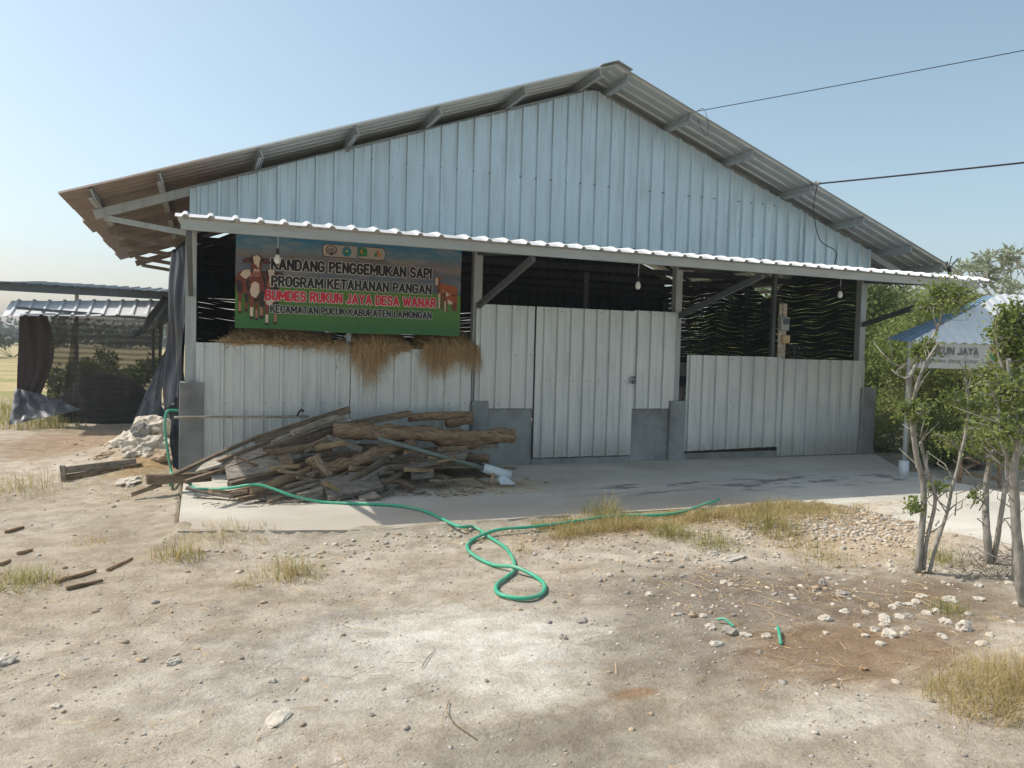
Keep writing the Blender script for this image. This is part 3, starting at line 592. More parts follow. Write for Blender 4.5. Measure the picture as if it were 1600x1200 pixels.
def poly(mb, pts, d, m=0, surf=bw): mb.add([(x, surf(x, z)-d-.008, z) for x, z in pts], [tuple(range(len(pts)))], m)
def ell(cx, cz, rx, rz_, n=16, a0=0, a1=2*PI, tilt=0):
    out = []
    for k in range(n):
        a = a0+(a1-a0)*k/n; x, z = rx*math.cos(a), rz_*math.sin(a); out.append((cx+x*math.cos(tilt)-z*math.sin(tilt), cz+x*math.sin(tilt)+z*math.cos(tilt)))
    return out
CM = [M['brown'], M['dbrown'], M['cream'], M['pink'], M['rust']]
def cow_front(cx, cz, s, d, flip=1):
    mb = MB(); q = lambda pts: [(cx+flip*x*s, cz+z*s) for x, z in pts]; e = [0]
    def P(pts, m): e[0] += 1; poly(mb, q(pts), d+.00045*e[0], m)
    def leg(x, top, bot, w0, w1, m, sock):
        P([(x-w0, top), (x+w0, top), (x+w1*1.1, (top+bot)*.52), (x+w1, bot+.04), (x-w1, bot+.04), (x-w1*1.1, (top+bot)*.52)], m)
        P([(x-w1*1.1, bot+(top-bot)*.42), (x+w1*1.1, bot+(top-bot)*.42), (x+w1, bot+.04), (x-w1, bot+.04)], sock); P([(x-w1*1.1, bot+.045), (x+w1*1.1, bot+.045), (x+w1*1.35, bot), (x-w1*1.35, bot)], 1)
    leg(-.20, .10, -.36, .05, .020, 0, 3); leg(-.10, .05, -.33, .04, .018, 1, 0)
    P(ell(-.10, .16, .17, .19, 22, 0, 2*PI, .25), 0); P([(-.16, .34), (-.06, .36), (-.02, .26), (-.12, .20), (-.2, .26)], 2); P(ell(-.21, .08, .05, .11, 14, 0, 2*PI, .1), 1)
    P(ell(.06, .12, .155, .22, 22), 0); P([(.02, .32), (.14, .32), (.2, .2), (.19, .02), (.12, -.06), (.1, .1)], 1); P([(-.08, .25), (-.03, .1), (-.04, -.04), (-.09, .02), (-.11, .15)], 1)
    leg(-.02, .02, -.44, .055, .024, 0, 2); leg(.13, .02, -.42, .055, .024, 1, 3)
    P([(-.02, .14), (.03, .17), (.09, .14), (.10, .0), (.04, -.10), (-.03, -.06), (-.05, .02)], 2)
    hx, hz = .05, .42
    for k in (-1, 1): P(ell(hx+k*.145, hz+.08, .075, .034, 14, 0, 2*PI, -.28*k), 1); P(ell(hx+k*.15, hz+.078, .045, .016, 10, 0, 2*PI, -.28*k), 0)
    P(ell(hx, hz+.08, .098, .095, 20), 1); P([(hx-.092, hz+.07), (hx+.092, hz+.07), (hx+.058, hz-.12), (hx-.058, hz-.12)], 0)
    P([(hx-.062, hz+.14), (hx, hz+.18), (hx+.062, hz+.14), (hx+.04, hz+.04), (hx+.034, hz-.04), (hx+.052, hz-.12), (hx-.052, hz-.12), (hx-.034, hz-.04), (hx-.04, hz+.04)], 2)
    P(ell(hx, hz-.125, .066, .048, 18), 3)
    for k in (-1, 1): P(ell(hx+k*.064, hz+.05, .015, .013, 8), 1); P(ell(hx+k*.028, hz-.128, .011, .016, 8), 1)
    return mb
def cow_side(cx, cz, s, d):
    mb = MB(); q = lambda pts: [(cx+x*s, cz+z*s) for x, z in pts]
    poly(mb, q([(-.16, .22), (.22, .16), (.25, .06), (.22, -.06), (.0, -.09), (-.16, -.04), (-.2, .1)]), d, 4)
    poly(mb, q([(-.06, .06), (.1, -.02), (.06, -.09), (-.08, -.08)]), d+.0008, 2); poly(mb, q([(-.2, .1), (-.12, .12), (-.13, -.05), (-.19, -.02)]), d+.0008, 0)
    for x, b in ((-.15, -.32), (-.09, -.34), (.15, -.34), (.21, -.32)): poly(mb, q([(x-.022, 0), (x+.025, 0), (x+.016, b), (x-.016, b)]), d+.0012, 2 if x < -.1 else 0)
    poly(mb, q([(-.24, .34), (-.16, .34), (-.12, .18), (-.17, .1), (-.24, .14)]), d+.0016, 0); poly(mb, q(ell(-.21, .25, .035, .09)), d+.002, 2); poly(mb, q(ell(-.13, .31, .04, .015, 10, 0, 2*PI, -.4)), d+.0022, 4)
    return mb
cow_front(.865, 2.10, .66, .0, 1).build('cow_picture', CM, bn); cow_front(.69, 2.20, .74, .0168, 1).build('cow_picture', CM, bn)
cow_side(3.10, 2.30, .62, .003).build('cow_picture', CM, bn); cow_side(3.15, 2.2, .42, .006).build('cow_picture', CM, bn)
mb = MB()
def rrect(x0, x1, z0, z1, r): return ell(x1-r, z1-r, r, r, 6, 0, PI/2)+ell(x0+r, z1-r, r, r, 6, PI/2, PI)+ell(x0+r, z0+r, r, r, 6, PI, 1.5*PI)+ell(x1-r, z0+r, r, r, 6, 1.5*PI, 2*PI)
poly(mb, rrect(1.495, 2.285, 2.672, 2.835, .05), .004, 1); poly(mb, rrect(1.503, 2.277, 2.68, 2.828, .045), .005, 0); mb.build('logo_plate', [M['plate'], M['ink']], bn)
LM = [M['ink'], M['logo_r'], M['plate'], M['logo_b'], M['logo_g'], M['logo_o']]
mb = MB(); cx, cz = 1.605, 2.755                       # fan-shaped emblem
poly(mb, ell(cx, cz+.008, .068, .058, 20), .006, 0); poly(mb, ell(cx, cz+.01, .056, .047, 20), .0068, 2)
for k in range(7):
    a = math.radians(20+k*23); poly(mb, [(cx, cz-.035), (cx+.05*math.cos(a-.12), cz-.02+.06*math.sin(a-.12)), (cx+.05*math.cos(a+.12), cz-.02+.06*math.sin(a+.12))], .0076, (1, 3, 0)[k % 3])
poly(mb, [(cx-.03, cz-.04), (cx, cz-.062), (cx+.03, cz-.04), (cx, cz-.02)], .008, 0); mb.build('emblem', LM, bn)
mb = MB(); cx = 1.794                                    # blue shield
poly(mb, [(cx+.062*math.cos(a)*(1 if k % 2 else .86), cz+.066*math.sin(a)*(1 if k % 2 else .86)) for k, a in enumerate([2*PI*k/16 for k in range(16)])], .006, 3); poly(mb, ell(cx, cz, .034, .036), .0068, 4); poly(mb, ell(cx, cz+.008, .02, .016), .0076, 2); mb.build('emblem', LM, bn)
mb = MB(); cx = 1.992                                    # green shield with scroll
poly(mb, [(cx-.055, cz+.05), (cx, cz+.068), (cx+.055, cz+.05), (cx+.058, cz-.03), (cx, cz-.07), (cx-.058, cz-.03)], .006, 4); poly(mb, ell(cx-.006, cz+.012, .026, .03), .0068, 5); poly(mb, ell(cx+.006, cz+.02, .017, .02), .0076, 4); poly(mb, [(cx-.04, cz-.045), (cx+.04, cz-.045), (cx+.045, cz-.062), (cx-.045, cz-.062)], .0078, 2); mb.build('emblem', LM, bn)
mb = MB(); cx = 2.182                                    # small leaf-like mark
poly(mb, [(cx-.045, cz-.035), (cx-.03, cz+.02), (cx, cz-.01), (cx-.012, cz-.04)], .006, 4); poly(mb, [(cx, cz-.01), (cx+.03, cz+.02), (cx+.045, cz-.035), (cx+.012, cz-.04)], .006, 5); poly(mb, [(cx-.014, cz+.012), (cx, cz+.06), (cx+.014, cz+.012), (cx, cz-.005)], .006, 1); mb.build('emblem', LM, bn)
# ------------------------------------------------------------------ bulbs
def bulb(x, y, zb, ztop, label):
    t = thing('light_bulb', label, 'light bulb', (x, y, zb), 'bulbs hanging under the canopy'); mb = MB()
    pts = [(0, .0), (.018, .004), (.03, .02), (.034, .042), (.03, .065), (.019, .09), (.016, .10)]
    vs = [(x+r*math.cos(2*PI*k/14), y+r*math.sin(2*PI*k/14), zb+h) for r, h in pts for k in range(14)]
    mb.add(vs, [(i*14+k, i*14+(k+1) % 14, (i+1)*14+(k+1) % 14, (i+1)*14+k) for i in range(len(pts)-1) for k in range(14)]); mb.build('bulb', M['glass'], t, True)
    MB().tube([(x, y, zb+.095), (x, y, zb+.16)], [.018, .015], 10).build('socket', M['rubber'], t); MB().tube([(x, y, zb+.16), (x+.006, y, (zb+.16+ztop)/2), (x, y, ztop)], .004, 6).build('cord', M['white_plastic'], t)
bulb(.85, -1.5, 2.42, 2.85, 'white bulb hanging on a long cord in front of the cow banner')
bulb(5.17, -1.5, 2.38, 2.84, 'white bulb hanging on a bare cord above the closed metal door'); bulb(8.42, -1.5, 2.43, 2.84, 'white bulb hanging before the black net near the far right post')
# ------------------------------------------------------------------ meter board on the thin post
mt = thing('meter_board', 'wooden board with a grey electric meter fixed to the thin post by the net', 'electric meter', (8.66, -.03, 1.57))
MB().bx(8.615, 8.76, -.05, -.03, 1.50, 2.43).build('board', M['paleboard'], mt); o = MB().bx(8.61, 8.77, -.12, -.053, 2.0, 2.22).build('meter_box', M['steel'], mt); o.modifiers.new('b', 'BEVEL').width = .015
MB().bx(8.635, 8.745, -.128, -.122, 2.10, 2.19).build('meter_window', M['dark_steel'], o); o = MB().bx(8.66, 8.80, -.11, -.053, 1.80, 1.93).build('switch_box', M['straw'], mt); o.modifiers.new('b', 'BEVEL').width = .012
MB().tube([Vector((8.80+.075*math.cos(a), -.09-.004*k, 1.68+.09*math.sin(a))) for k, a in enumerate(np.linspace(0, 6*PI, 54))], .009, 6).build('cable_coil', M['rubber'], mt)
MB().tube(smooth_path([(8.64, -.09, 2.22), (8.63, -.1, 2.4), (8.57, -.06, 2.7), (8.56, -.05, 2.95)]), .006, 6).build('cable', M['rubber'], mt)
# ------------------------------------------------------------------ straw
def strands(name, n, fn, mat, r=.0022, parent=None, nseg=5):
    """n thin curved strands; fn(i) -> list of nseg+1 points"""
    V = []; Fq = []
    for i in range(n):
        pts = fn(i)
        if pts is None: continue
        b = len(V); side = Vector((random.uniform(-1, 1), random.uniform(-1, 1), random.uniform(-1, 1))).normalized()
        for k, p in enumerate(pts):
            wd = r*(1-.6*k/len(pts)); V += [p-side*wd, p+side*wd]
        for k in range(len(pts)-1): Fq.append((b+2*k, b+2*k+1, b+2*k+3, b+2*k+2))
    return np_build(name, [tuple(v) for v in V], Fq, mat, None, parent)
def straw_clump(label, x0, x1, ztop, drop, n, hfun, seed):
    random.seed(seed); t = thing('straw', label, 'straw', ((x0+x1)/2, -.05, 1.58), 'straw draped over the front wall'); mb = MB()
    def body(u, v):
        x = x0+(x1-x0)*u; e = math.sin(PI*min(1, max(0, u)))**.5; z = 1.52+(ztop-1.52)*e*math.sin(PI*v)**.8*(1+.2*nz(u*6, v*3, seed)); return Vector((x, -.07+.75*v, z+.02*nz(u*14, v*9, seed)))
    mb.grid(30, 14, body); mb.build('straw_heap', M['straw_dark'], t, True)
    def f(i):
        u = random.random(); x = x0+(x1-x0)*u; L = drop*hfun(u)*(random.uniform(.25, 1.0) if random.random() < .9 else random.uniform(.9, 1.45)); a = random.gauss(0, .022); yb = -.105-random.random()*.055
        top = Vector((x+random.gauss(0, .04), random.uniform(-.02, .25), 1.58+random.uniform(.0, max(.02, ztop-1.58))*math.sin(PI*u)**.5)); edge = Vector((x, yb, 1.60+random.uniform(-.02, .04)))
        p = [top, edge.lerp(top, .4)+Vector((0, 0, .03)), edge]
        for k in range(1, 4): p.append(edge+Vector((a*k*1.2+random.gauss(0, .024), random.gauss(0, .012), -L*k/3*random.uniform(.85, 1.1))))
        return p
    strands('straw_strand', n, f, M['straw'], .0035, t)['kind'] = 'stuff'
    def g(i):
        u = random.random(); v = random.random()*.8; p = body(u, v)+Vector((0, 0, .012)); d = Vector((random.gauss(0, 1), random.gauss(0, .6), random.gauss(0, .25))).normalized()*random.uniform(.06, .16); return [p-d, p+Vector((0, 0, .02)), p+d+Vector((0, 0, random.gauss(0, .02)))]
    strands('loose_straw', n*2, g, M['straw'], .0035, t)['kind'] = 'stuff'
straw_clump('thin brown straw lying on the wall top under the left half of the banner', .35, 1.82, 1.74, .26, 500, lambda u: .15+.9*max(0, u-.35), 1)
straw_clump('brown straw bundle hanging lowest over the wall just right of the thin post', 1.90, 2.60, 1.80, .52, 900, lambda u: math.exp(-((u-.32)/.3)**2)+.12, 2)
straw_clump('thick brown straw bundle hanging at the right end of the wall by the door bay', 2.82, 3.56, 1.82, .46, 1000, lambda u: .62+.3*math.sin(u*7)+.2*u, 3)
random.seed(11)
# ------------------------------------------------------------------ wood pile
def piece(name, label, p, q, w_, h, mat, kind='board', roll=0, group='scrap wood heaped against the shed wall', cat=None, taper=1.0, knob=0):
    p, q = Vector(p), Vector(q); d = q-p; L = d.length; d.normalize(); up = Vector((0, 0, 1)); y = up.cross(d)
    if y.length < .05: y = Vector((0, 1, 0)).cross(d)
    y.normalize(); z = d.cross(y); Rm = Matrix((d, y, z)).transposed() @ Matrix.Rotation(roll, 3, 'X'); mb = MB(); sd = random.random()*90
    if kind == 'board':
        n = max(2, int(L/.12)); ring = [(-.5, -.5), (.5, -.5), (.5, .5), (-.5, .5)]; vs = []
        for i in range(n+1):
            for (a, b) in ring:
                e = random.uniform(-.03, .03) if i in (0, n) else 0
                vs.append((L*i/n+e*min(1, w_*6), a*w_*(1+.10*nz(i*.7, a*3, sd)), b*h*(1+.12*nz(i*.6, b*3+a, sd))+.02*math.sin(PI*i/n)*nz(sd, 1, 1)))
        fs = [(i*4+k, i*4+(k+1) % 4, i*4+4+(k+1) % 4, i*4+4+k) for i in range(n) for k in range(4)]+[(3, 2, 1, 0), (n*4, n*4+1, n*4+2, n*4+3)]; mb.add(vs, fs)
    else:
        n = max(8, int(L/.05)); m_ = 14; vs = []
        for i in range(n+1):
            t = i/n; r0 = w_/2*(1+(taper-1)*t); bx_ = .25*w_*nz(t*L*1.6, 0, sd); bz = .25*w_*nz(t*L*1.6, 5, sd)
            for k in range(m_):
                a = 2*PI*k/m_; r = r0*(1+.16*nz(math.cos(a)*1.4, math.sin(a)*1.4, sd+t*L*2.2)+(knob)*max(0, nz(math.cos(a)*1.2, math.sin(a)*1.2+9, sd+t*L*5))*1.6); e = random.uniform(-.25, .25)*w_*.5 if i in (0, n) else 0
                vs.append((L*t+e, bx_+r*math.cos(a), bz+r*math.sin(a)))
        fs = [(i*m_+k, i*m_+(k+1) % m_, (i+1)*m_+(k+1) % m_, (i+1)*m_+k) for i in range(n) for k in range(m_)]; b0 = len(vs)
        vs += [(0, 0, 0), (L, 0, 0)]; fs += [(b0, (k+1) % m_, k) for k in range(m_)]+[(b0+1, n*m_+k, n*m_+(k+1) % m_) for k in range(m_)]; mb.add(vs, fs)
    o = mb.build(name, mat, None, kind == 'log'); o.location = p; o.rotation_mode = 'QUATERNION'; o.rotation_quaternion = Rm.to_quaternion(); return tag(o, label, cat or name.replace('_', ' '), group)
WP = []
def wp(name, label, a, b, wpx, mat, kind='board', h=None, roll=0, **k):
    """a, b = (x, y, Y): the ends seen in the photo and their distance plane"""
    p, q = at(*a), at(*b); dep = ((p+q)/2-Vector((CX, CY, CZ))).dot(Fv); wd = wpx*dep/FPX
    if kind == 'log': return piece(name, label, p, q, wd, wd, M[mat], 'log', 0, **k)
    return piece(name, label, p, q, h or .03, wd, M[mat], 'board', roll, **k)
wp('log', 'long rotten grey-brown log lying on top of the heap with a ragged right end', (521, 677, -1.0), (803, 684, -.75), 24, 'bark', 'log', taper=.9, knob=.55)
wp('log', 'straight brown pole at the back of the heap, right beneath the straw bundle', (640, 653, -.45), (738, 649, -.4), 13, 'bark', 'log')
wp('log', 'short knobbly log stub under the rotten log tip at the right back of the heap', (698, 662, -.5), (736, 655, -.45), 12, 'bark', 'log', knob=.5)
wp('log', 'pale yellow debarked log slanting down at the front of the heap', (394, 770, -1.85), (496, 730, -1.35), 14, 'peeled', 'log', taper=1.1)
wp('log', 'brown log with a cut round end beside the green hose at the heap front', (370, 773, -1.75), (480, 742, -1.2), 13, 'bark', 'log')
wp('log', 'gnarled root branch with twisted stump across the middle of the heap', (498, 738, -1.55), (648, 693, -.95), 19, 'bark', 'log', taper=.75, knob=1.0)
wp('stump', 'twisted broken stump with stubby roots at the left end of the gnarled branch', (490, 712, -1.55), (512, 748, -1.6), 15, 'wood', 'log', knob=1.6, taper=.6)
wp('log', 'short orange-brown round log sticking out above the gnarled stump', (492, 701, -1.2), (539, 692, -1.2), 11, 'peeled', 'log')
wp('log', 'dark knobbly log end low at the right side of the heap', (728, 717, -.8), (764, 719, -.9), 13, 'bark', 'log', knob=.5)
wp('plank', 'dark flat plank on the heap between the straight pole and long diagonal boards', (520, 668, -.65), (641, 646, -.5), 9, 'wood', h=.12)
wp('plank', 'long weathered plank forming the upper left edge of the heap', (398, 688, -.8), (546, 640, -.55), 11, 'wood', h=.05)
wp('plank', 'second long diagonal plank just under the topmost plank', (425, 693, -1.0), (540, 652, -.75), 8, 'greyboard', h=.05)
wp('plank', 'pale grey split plank leaning among the dark diagonal boards', (455, 677, -1.05), (526, 651, -.85), 7, 'greyboard', h=.05)
wp('beam', 'thick dark beam slanting below the diagonal planks', (415, 706, -1.1), (530, 670, -.8), 14, 'wood', h=.11)
wp('stick', 'thin pale bamboo stick laid level across the concrete pillar and wall', (272, 652, -.32), (482, 651, -.32), 4, 'greyboard', 'log')
wp('plank', 'thin edge-on lath at the far left slope of the heap', (272, 742, -1.25), (408, 681, -.75), 5, 'wood', h=.05)
wp('plank', 'second thin lath running parallel below the left edge lath', (340, 722, -1.15), (432, 686, -.8), 5, 'wood', h=.05)
wp('beam', 'square brown beam poking out to the left past the slab corner', (228, 749, -1.15), (330, 744, -1.1), 14, 'wood', h=.09)
wp('stick', 'dark stick on the ground under the square beam end', (205, 773, -1.2), (252, 757, -1.1), 6, 'wood', h=.04)
wp('plank', 'light brown plank resting on the square beam at the left of the heap', (290, 753, -1.35), (356, 732, -1.2), 6, 'wood', h=.07)
def flat(label, c, mat, th=.015, name='board'):
    P = [at(*q) for q in c]; nrm = (P[1]-P[0]).cross(P[3]-P[0]).normalized(); o_ = P[0]; mb = MB(); n = len(P)
    mb.add([p+nrm*th for p in P]+[p-nrm*th for p in P], [tuple(range(n)), tuple(range(n, 2*n))[::-1]]+[(i, (i+1) % n, n+(i+1) % n, n+i) for i in range(n)])
    mb.v = [tuple(Vector(v)-o_) for v in mb.v]; o = mb.build(name, M[mat]); o.location = o_; return tag(o, label, name, 'scrap wood heaped against the shed wall')
flat('white painted board scrap lying sunlit at the left of the heap', [(305, 739, -1.25), (330, 713, -1.0), (356, 711, -1.0), (345, 727, -1.2)], 'paleboard')
flat('large speckled grey plywood board leaning on the left front of the heap', [(356, 751, -1.5), (352, 733, -1.3), (434, 710, -1.15), (440, 734, -1.4)], 'greyboard')
flat('smaller brownish plywood square beside the large grey board', [(440, 731, -1.42), (432, 708, -1.2), (452, 701, -1.15), (459, 725, -1.4)], 'wood')
flat('grey plank sheet above the large plywood board', [(352, 732, -1.2), (348, 722, -1.1), (416, 699, -.95), (422, 709, -1.1)], 'greyboard')
flat('thick grey crate lid tilted at the front middle of the heap', [(513, 781, -2.05), (500, 752, -1.75), (585, 738, -1.45), (599, 764, -1.9)], 'greyboard', .03)
flat('broken grey board scrap on the slab below the crate lid', [(562, 783, -2.1), (560, 777, -2.0), (584, 769, -1.95), (595, 777, -2.1)], 'greyboard', .012)
flat('ragged pale board hanging at the front right of the heap', [(643, 749, -1.6), (642, 736, -1.5), (678, 735, -1.5), (677, 747, -1.6)], 'greyboard', .012)
flat('ragged grey board end behind the grey pipe', [(700, 718, -1.0), (698, 709, -.95), (730, 706, -.9), (728, 718, -1.0)], 'greyboard', .012)
wp('plank', 'dark bent plank across the heap left of the orange-brown log', (416, 707, -1.25), (475, 700, -1.2), 8, 'wood', h=.06)
wp('plank', 'short upward tilted plank end left of the orange-brown log', (474, 703, -1.22), (511, 687, -1.15), 9, 'wood', h=.06)
wp('plank', 'long dark plank below the plywood boards', (358, 759, -1.65), (500, 722, -1.2), 9, 'wood', h=.08)
wp('plank', 'thin dark lath low under the pale debarked log', (376, 780, -1.95), (476, 760, -1.7), 6, 'wood', h=.06)
wp('plank', 'thin grey plank lying flat on the slab beside the hose', (292, 762, -1.45), (368, 776, -1.75), 4, 'greyboard', h=.07)
wp('stick', 'short dark stick on the slab in front of the debarked log', (418, 785, -2.05), (440, 777, -1.95), 4, 'wood', h=.03)
wp('block', 'short pale wood block left of the crate lid', (468, 776, -2.0), (502, 766, -1.9), 11, 'greyboard', h=.08)
wp('plank', 'narrow grey plank lying diagonally on the crate lid', (535, 762, -1.85), (604, 716, -1.35), 8, 'wood', h=.05)
wp('plank', 'second narrow plank beside the one on the crate lid', (566, 752, -1.75), (603, 730, -1.5), 6, 'greyboard', h=.05)
wp('plank', 'grey plank sloping down right between the rotten log and gnarled branch', (511, 682, -1.15), (566, 703, -1.25), 8, 'greyboard', h=.05)
wp('beam', 'thick squared beam under the grey pipe', (638, 727, -1.3), (729, 726, -1.15), 10, 'wood', h=.09)
wp('plank', 'long plank tucked beneath the rotten log at the right', (652, 706, -.85), (714, 702, -.8), 10, 'wood', h=.10)
wp('plank', 'grey plank end jutting out right under the rotten log', (706, 704, -.8), (778, 696, -.75), 8, 'greyboard', h=.10)
wp('plank', 'worn plank left of the squared beam', (598, 730, -1.35), (644, 729, -1.3), 8, 'wood', h=.08)
wp('stick', 'rounded stick leaning up to the right beside the crate lid', (596, 757, -1.75), (633, 737, -1.4), 8, 'wood', 'log')
wp('stick', 'round stick sloping down right below the squared beam', (617, 749, -1.5), (646, 763, -1.85), 8, 'wood', 'log')
wp('block', 'short plank end right of the ragged hanging board', (677, 742, -1.4), (702, 749, -1.6), 7, 'wood', h=.05)
wp('plank', 'thin pale strip above the crate lid', (578, 716, -1.3), (614, 712, -1.2), 5, 'greyboard', h=.06)
wp('plank', 'short board leaning left of the squared beam', (602, 722, -1.2), (627, 713, -1.1), 7, 'wood', h=.05)
wp('stick', 'upright broken stick before the white pipe piece', (765, 757, -1.65), (772, 738, -1.55), 6, 'bark', 'log')
wp('splinter', 'flat splinter of wood lying left of the white pipe piece', (742, 748, -1.55), (764, 756, -1.7), 3, 'wood', h=.03)
wp('splinter', 'long thin splinter on the slab below the squared beam', (680, 752, -1.6), (740, 748, -1.55), 3, 'wood', h=.04)
random.seed(5)
for i in range(26):                        # hidden body of the heap: dark planks below the visible ones
    x = random.uniform(340, 690); k = (x-340)/350; Y = random.uniform(-1.3, -.5); z0 = random.uniform(.03, .42*math.sin(PI*(.12+.8*k)) + .02)
    p = at(x, 700, Y); p.z = z0; a = random.gauss(.08, .25); L = random.uniform(.5, 1.1)
    q = p+Vector((math.cos(a)*L, math.sin(a)*.5*L, random.gauss(.0, .08))); q.z = max(.03, q.z); q.y = min(q.y, -.25)
    piece('plank', 'dark weathered plank buried inside the heap of scrap wood', p, q, random.uniform(.06, .14), .03, M['wood'], 'board', random.gauss(0, .3))
random.seed(17)
def chip(i):
    x, Y = random.gauss(560, 120), random.uniform(-2.1, -1.2); p = at(x, 740, Y); p.z = .006+.02*random.random()
    if p.x < .1: return None
    d = Vector((random.gauss(0, 1), random.gauss(0, .7), random.gauss(0, .08))).normalized()*random.uniform(.02, .11); return [p-d, p+Vector((0, 0, .008)), p+d]
tag(strands('wood_chips', 420, chip, M['wood'], .007), 'bark chips and splinters strewn under the scrap wood', None, None, 'stuff')
for i in range(30):
    x = random.uniform(350, 740); k = (x-350)/390; y = random.uniform(690+20*abs(k-.55), 772-24*k); Y = -1.05-(y-690)*.012
    a = random.gauss(0, .35) if random.random() < .8 else random.uniform(-1.2, 1.2); L = random.uniform(18, 60)
    wp('stick', 'thin splintered stick jutting from the heap of scrap wood', (x-L*math.cos(a)/2, y+L*math.sin(a)*.35, Y-.03), (x+L*math.cos(a)/2, y-L*math.sin(a)*.35, Y+random.uniform(-.1, .25)), random.uniform(3, 7), random.choice(['wood', 'wood', 'bark', 'greyboard', 'peeled']), random.choice(['board', 'log']), h=random.uniform(.02, .06))
# pipe with white sleeve
pp = thing('pipe', 'grey-green plastic pipe with a white sleeve lying down the right of the heap', 'pipe', at(758, 733, -1.45))
MB().tube([at(591, 685, -1.35), at(675, 709, -1.4), at(760, 733, -1.5)], .026, 12).build('pipe_tube', M['grey_pipe'], pp, True)
MB().tube([at(756, 731, -1.5), at(798, 744, -1.6)], [.055, .058], 16).build('white_sleeve', M['white_plastic'], pp, True)
flat('broken white plastic shard under the white pipe sleeve', [(778, 748, -1.62), (786, 741, -1.6), (806, 757, -1.72), (782, 757, -1.72)], 'white_plastic', .004, 'shard')['group'] = 'litter by the scrap wood'
tag(MB().tube(smooth_path([at(464, 650, -.4), at(468, 643, -.4), at(472, 640, -.4), at(474, 644, -.4)], 5), .012, 8).build('metal_hook', M['rubber']), 'small black curved rod end sticking up behind the topmost plank', 'rod')
# left boards on the ground
piece('timber', 'upper of two weathered boards lying on the ground left of the shed', at(97, 735, .0), at(213, 721, .25), .05, .075, M['greyboard'], group='boards on the ground at the left')
piece('timber', 'lower of two weathered boards lying on the ground left of the shed', at(97, 748, -.02), at(222, 728, .2), .06, .075, M['wood'], group='boards on the ground at the left')
piece('block', 'short pale end block against the left tip of the two boards', at(97, 727, -.06), at(100, 757, -.06), .05, .05, M['greyboard'], group='boards on the ground at the left')
def gz(x, y, dz=0.0):
    p = onz(x, y); p.z = gh(p.x, p.y)+dz; return p
for (a, b, r, lb) in (((88, 912), (150, 894), .035, 'dark bark stick on bare earth, upper of the parallel pair at left'), ((104, 923), (160, 911), .03, 'dark bark stick on bare earth, lower of the parallel pair at left'), ((168, 893), (206, 874), .026, 'curved dark stick on bare earth pointing at the shed'), ((10, 833), (35, 824), .035, 'short dark branch chunk near the left edge of the yard'), ((28, 868), (50, 860), .03, 'small dark wood chunk on pale dirt above the green tuft'), ((0, 885), (16, 880), .03, 'dark wood chunk at the very edge of the yard')):
    piece('stick', lb, gz(*a, r*.4), gz(*b, r*.4), r, r, M['bark'], 'log', 0, 'dark sticks on the yard', 'stick', .7)
# ------------------------------------------------------------------ hose
hp = [at(290, 644, -.05), at(272, 641, -.1), at(260, 645, -.15), at(258, 672, -.2), at(263, 712, -.25), at(268, 742, -.35), at(266, 758, -.9), gz(275, 757)+Vector((.05, 0, .10))]
hp += [at(300, 760, -1.4), at(330, 764, -1.55), at(362, 762, -1.75), at(400, 757, -1.9), at(430, 765, -2.0), at(455, 774, -2.08)]
hp += [onz(x, y, .018) for x, y in ((500, 784), (560, 787), (620, 790), (665, 799), (715, 822))]
hp += [gz(x, y, .02) for x, y in ((740, 830), (765, 841), (790, 858), (803, 876), (802, 892), (790, 904), (777, 914), (776, 925), (790, 932), (820, 935), (845, 928), (851, 915), (838, 902))]
hp += [gz(805, 892, .05)]+[gz(x, y, .02) for x, y in ((770, 882), (740, 869), (730, 855), (742, 843))]+[gz(765, 838, .045)]+[gz(x, y, .05) for x, y in ((790, 835), (830, 831), (900, 821), (960, 815), (1030, 814), (1070, 809), (1105, 799), (1118, 795))]+[gz(1122, 794, .07)]
hose = MB().tube(smooth_path(hp, 8), .0145, 10).build('garden_hose', M['hose'], None, True); tag(hose, 'green garden hose looping across the slab and over the dirt yard', 'hose')
tag(MB().tube(smooth_path([gz(1215, 982, .03), gz(1217, 990, .03), gz(1220, 1006, .01)], 6), .009, 6).build('hose_scrap', M['hose']), 'short upright green plastic scrap on the brown rubble', 'plastic scrap')
tag(MB().tube(smooth_path([gz(1120, 970, .02), gz(1132, 972, .03), gz(1146, 977, .01)], 6), .008, 6).build('hose_scrap', M['hose']), 'flat green plastic scrap beside a dark clod', 'plastic scrap')
# ------------------------------------------------------------------ rocks
ICO = None
def rock_np(c, r, sq=(1, 1, .7), rough=.35, sub=2, seed=0):
    bm = bmesh.new(); bmesh.ops.create_icosphere(bm, subdivisions=sub, radius=1); V = []
    rot = Matrix.Rotation(random.random()*6.28, 3, 'Z')
    for v in bm.verts:
        n = v.co.normalized(); k = 1+rough*(nz(n.x*1.3, n.y*1.3, n.z*1.3+seed)+.6*nz(n.x*3, n.y*3, n.z*3+seed)+.3*nz(n.x*7, n.y*7, n.z*7+seed)); p = rot @ Vector((n.x*k*sq[0], n.y*k*sq[1], n.z*k*sq[2])); V.append(Vector(c)+p*r)
    fs = [tuple(v.index for v in f.verts) for f in bm.faces]; bm.free(); return V, fs
def rock(label, c, r, mat, sq=(1, 1, .7), rough=.35, sub=3, group=None, name='rock'):
    V, fs = rock_np(c, r, sq, rough, sub, random.random()*99); mb = MB(); mb.add([v-Vector(c) for v in V], fs); o = mb.build(name, M[mat]); o.location = c; return tag(o, label, 'rock', group)
random.seed(21)
